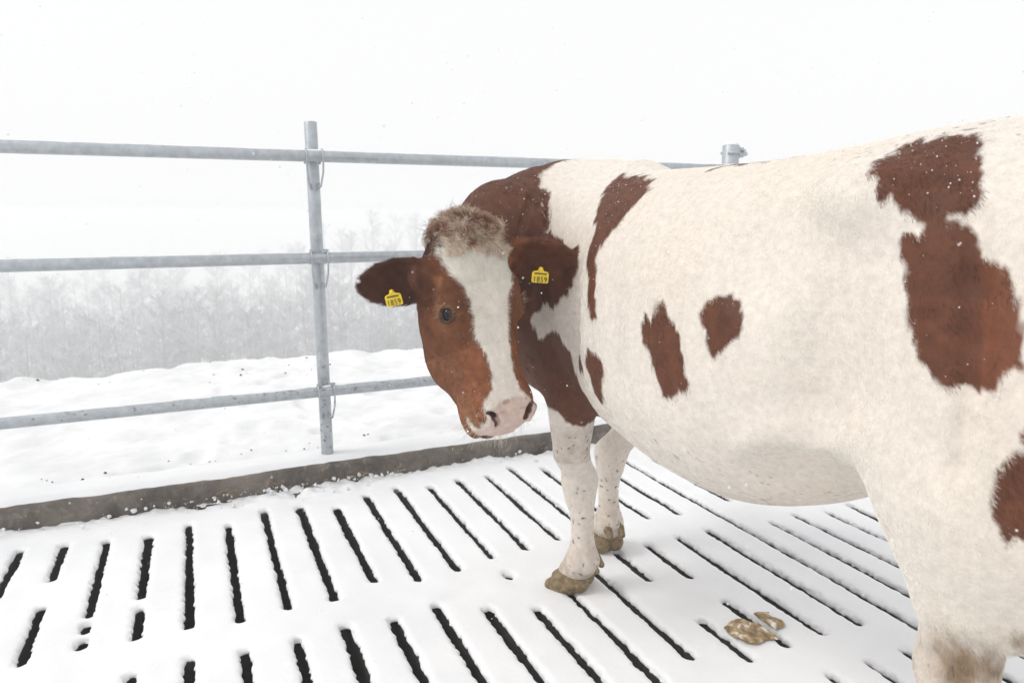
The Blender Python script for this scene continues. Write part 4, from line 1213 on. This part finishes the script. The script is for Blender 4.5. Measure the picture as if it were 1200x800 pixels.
# ---------------------------------------------------------------- bare wood in the valley
M_BARK = mat_plain('frosted_bark', (0.33, 0.325, 0.32), 0.9)
M_TWIG = NT('frosted_twigs')
M_TWIG = M_TWIG.base(M_TWIG.ramp(M_TWIG.noise(1.2, 4), [(0.35, (0.34, 0.34, 0.345)), (0.65, (0.66, 0.67, 0.69))]), 0.9)
def tree_meshes(seed, h, spread, first):
    rr = random.Random(seed)
    tb, cb = bmesh.new(), bmesh.new()
    pts = [Vector((0, 0, -0.5))]
    lean = Vector((rr.uniform(-.03, .03), rr.uniform(-.03, .03), 0))
    for i in range(1, 9):
        pts.append(Vector((rr.uniform(-.12, .12), rr.uniform(-.12, .12), 0)) * (i / 8) + lean * i + Vector((0, 0, h * i / 8)))
    add_tube(tb, pts, [0.19 * h / 15 * (1 - 0.9 * i / 8) + 0.015 for i in range(9)], 7)
    def at(z):
        t = max(0, min(7.99, z / h * 8)); i = int(t); return pts[i].lerp(pts[i + 1], t - i)
    n = 30
    for i in range(n):
        f = first + (0.97 - first) * (i + rr.random()) / n
        b = at(h * f); a = rr.uniform(0, 6.28)
        ln = spread * h * (0.35 + 0.65 * math.sin(math.pi * min(1, (f - first) / (1 - first) * 0.85 + 0.12))) * rr.uniform(.6, 1.15)
        d = Vector((math.cos(a), math.sin(a), rr.uniform(0.5, 1.1))).normalized()
        q = [b, b + d * ln * .5 + Vector((0, 0, ln * .04)), b + d * ln + Vector((0, 0, ln * rr.uniform(.05, .25)))]
        add_tube(cb, q, [0.045 * h / 15, 0.028 * h / 15, 0.010], 4, cap=False)
        for _ in range(9):
            t = rr.uniform(.25, 1); c = q[0].lerp(q[1], t * 2) if t < .5 else q[1].lerp(q[2], t * 2 - 1)
            dd = (d + Vector((rr.uniform(-1, 1), rr.uniform(-1, 1), rr.uniform(-.2, .9)))).normalized()
            l2 = ln * rr.uniform(.22, .5); e = c + dd * l2
            add_tube(cb, [c, e], [0.016, 0.006], 3, cap=False)
            for _ in range(5):
                g = c.lerp(e, rr.uniform(.3, 1)); d3 = (dd + Vector((rr.uniform(-1, 1), rr.uniform(-1, 1), rr.uniform(-.5, .8)))).normalized()
                sd_ = d3.cross(Vector((rr.random(), rr.random(), rr.random()))).normalized() * 0.022
                l3 = l2 * rr.uniform(.4, .9)
                vs = [cb.verts.new(g - sd_), cb.verts.new(g + sd_), cb.verts.new(g + d3 * l3 + sd_ * .3), cb.verts.new(g + d3 * l3 - sd_ * .3)]
                cb.faces.new(vs)
    return tb, cb
protos = []
def new_tree(loc, rz, sc, kind):
    if kind >= len(protos):
        return None
    t0, c0 = protos[kind]
    root = empty('bare_tree', loc, rz)
    root.scale = (sc,) * 3
    tag(root, 'leafless frosted tree in the misty wood below the snow bank', 'tree', 'leafless trees of the misty valley wood')
    for m_, nm in ((t0, 'trunk'), (c0, 'crown')):
        link(bpy.data.objects.new(nm, m_), root)
    return root
for kd, (h_, sp_, fi_) in enumerate(((13, .20, .30), (12, .26, .22), (14, .17, .42), (12.5, .22, .18), (13.5, .19, .50))):
    tb, cb = tree_meshes(100 + kd, h_, sp_, fi_)
    o1, o2 = bm_obj('trunk', tb, M_BARK), bm_obj('crown', cb, M_TWIG)
    protos.append((o1.data, o2.data))
    bpy.data.objects.remove(o1); bpy.data.objects.remove(o2)
tr = random.Random(11)
nt = 0
for s_row, step in ((60, 1.7), (64, 1.9), (69, 2.1), (76, 2.4), (84, 2.6), (94, 3.0), (106, 3.6), (120, 4.4), (136, 5.0), (152, 5.5)):
    k = -0.45 * s_row
    while k < 0.80 * s_row and nt < 299:
        k += step * tr.uniform(.5, 1.5) * (1.08 if -0.30 < k / s_row < 0.40 else 2.1)
        s_ = s_row + tr.uniform(-2.5, 2.5)
        z_ = float(terrain_z(np.array([k]), np.array([s_]))[0])
        new_tree(W(k, s_, z_ - 0.1), tr.uniform(0, 6.28), tr.uniform(.85, 1.08), tr.choice((0, 0, 1, 2, 2, 3, 4)))
        nt += 1

# ---------------------------------------------------------------- falling snow and snow caught in the coat
ico = bmesh.new(); bmesh.ops.create_icosphere(ico, subdivisions=1, radius=1)
IV = np.array([v.co[:] for v in ico.verts], np.float32); IF = np.array([[v.index for v in f.verts] for f in ico.faces], np.int32); ico.free()
def specks(name, C_, Rr, stretch=None):
    n = len(C_)
    jit = 1 + 0.9 * (rng.random((n, len(IV), 1)).astype(np.float32) - 0.5)
    V = C_[:, None, :] + IV[None] * Rr[:, None, None] * jit
    Fc = IF[None] + (np.arange(n, dtype=np.int32) * len(IV))[:, None, None]
    o = mesh_obj(name, V.reshape(-1, 3).astype(np.float32), Fc.reshape(-1, 3).astype(np.int32), M_SNOW, smooth=True)
    tag(o, kind='stuff')
    return o
nfl = 5200
dd = 0.7 + 7.5 * rng.random(nfl) ** 0.8
ang = R(-42) + R(84) * rng.random(nfl)
C_ = np.stack([dd * np.sin(ang), dd * np.cos(ang), 0.15 + rng.random(nfl) * (1.0 + 0.33 * dd)], 1).astype(np.float32)
lc = (C_ - np.array(COW_ORG[:], np.float32)) @ np.array(M_COW.to_3x3(), dtype=np.float32)
ok = ~((np.abs(lc[:, 1]) < 0.42) & (lc[:, 0] > -1.75) & (lc[:, 0] < 0.5) & (lc[:, 2] < 1.5))
C_ = C_[ok & (C_[:, 2] < 2.3)]
specks('falling_snow', C_, (0.0007 + 0.0015 * rng.random(len(C_)) ** 3).astype(np.float32))
up = np.clip(FN_[:, 2] + 0.35, 0, 1) ** 1.5 * (AREA) * (facing > -0.2) * np.where(FC[:, 2] > 0.6, 1, 0.05)
bq = hb_[faces].mean(1)
up = up * (0.25 + 1.2 * bq) * np.where((FC[:, 0] < -1.0) & (FC[:, 2] > 1.28), 2.5, 1.0)
fi = np.searchsorted(np.cumsum(up / up.sum()), rng.random(520)).clip(0, len(up) - 1)
g = FC[fi] + FN_[fi] * 0.007
gw = (np.array(M_COW.to_3x3(), dtype=np.float32) @ g.T).T + np.array(COW_ORG[:], np.float32)
specks('snow_grains', gw.astype(np.float32), (0.0006 + 0.0013 * rng.random(len(gw)) ** 3).astype(np.float32))
# dark clods showing through the snow along the kerb and round the foot of the post, wisps of straw on the kerb
M_CLOD = mat_plain('frozen_mud', (0.10, 0.085, 0.07), 0.85)
cr = np.random.default_rng(21)
nC = 80
ck_ = np.where(cr.random(nC) < 0.5, 0.35 + 0.35 * cr.normal(size=nC), -2 + 5 * cr.random(nC)); cs_ = 3.56 + 0.25 * cr.random(nC) ** 2
far_ = cr.random(nC) < 0.25; cs_[far_] = 5.5 + 0.6 * cr.random(far_.sum())
cz_ = terrain_z(ck_, cs_)
Cw = np.array([W(a, b, c)[:] for a, b, c in zip(ck_, cs_, cz_ + 0.001)], np.float32)
cl_ = specks('mud_clods', Cw, (0.003 + 0.008 * cr.random(nC) ** 3).astype(np.float32)); cl_.data.materials.clear(); cl_.data.materials.append(M_CLOD)
# crumbs of snow broken along the foot of the kerb
nS = 300
a = np.where(cr.random(nS) < 0.5, 0.40 + 0.30 * cr.normal(size=nS), -1.6 + 4.0 * cr.random(nS)); b = 3.372 - np.abs(cr.normal(size=nS)) ** 1.5 * 0.06
rS = 0.0015 + 0.011 * cr.random(nS) ** 5
Cw = np.array([W(p_, q_, r_)[:] for p_, q_, r_ in zip(a, b, 0.016 + 0.010 * cr.random(nS) + 0.5 * rS)], np.float32)
specks('snow_crumbs', Cw, rS.astype(np.float32))
M_STRAW = mat_plain('straw', (0.42, 0.30, 0.14), 0.7)
bm = bmesh.new()
for q in range(26):
    k_, s_ = (-0.2 + 1.3 * cr.random(), 3.33 + 0.03 * cr.random()); z_ = 0.022 + 0.02 * cr.random(); an = cr.random() * 6.28; ln = 0.015 + 0.04 * cr.random()
    p0 = W(k_, s_, z_); d_ = Vector((math.cos(an), math.sin(an), 0.4 * cr.random())) * ln
    add_tube(bm, [p0, p0 + d_ * .5 + Vector((0, 0, .003)), p0 + d_], 0.0011, 4)
tag(bm_obj('straw_wisps', bm, M_STRAW), kind='stuff')
# ---------------------------------------------------------------- air thick with falling snow
bm = bmesh.new()
add_box(bm, (-470, -140, -26), (470, 500, 2.6))
M_HAZE = bpy.data.materials.new('snowy_air')
M_HAZE.use_nodes = True
hn_, hl_ = M_HAZE.node_tree.nodes, M_HAZE.node_tree.links
hn_.clear()
vol = hn_.new('ShaderNodeVolumePrincipled')
vol.inputs['Color'].default_value = (0.98, 0.985, 0.99, 1)
vol.inputs['Density'].default_value = 0.0092
ho = hn_.new('ShaderNodeOutputMaterial')
hl_.new(vol.outputs[0], ho.inputs['Volume'])
haze = bm_obj('haze', bm, M_HAZE)
haze.rotation_euler = (0, 0, TH)
tag(haze, kind='stuff')
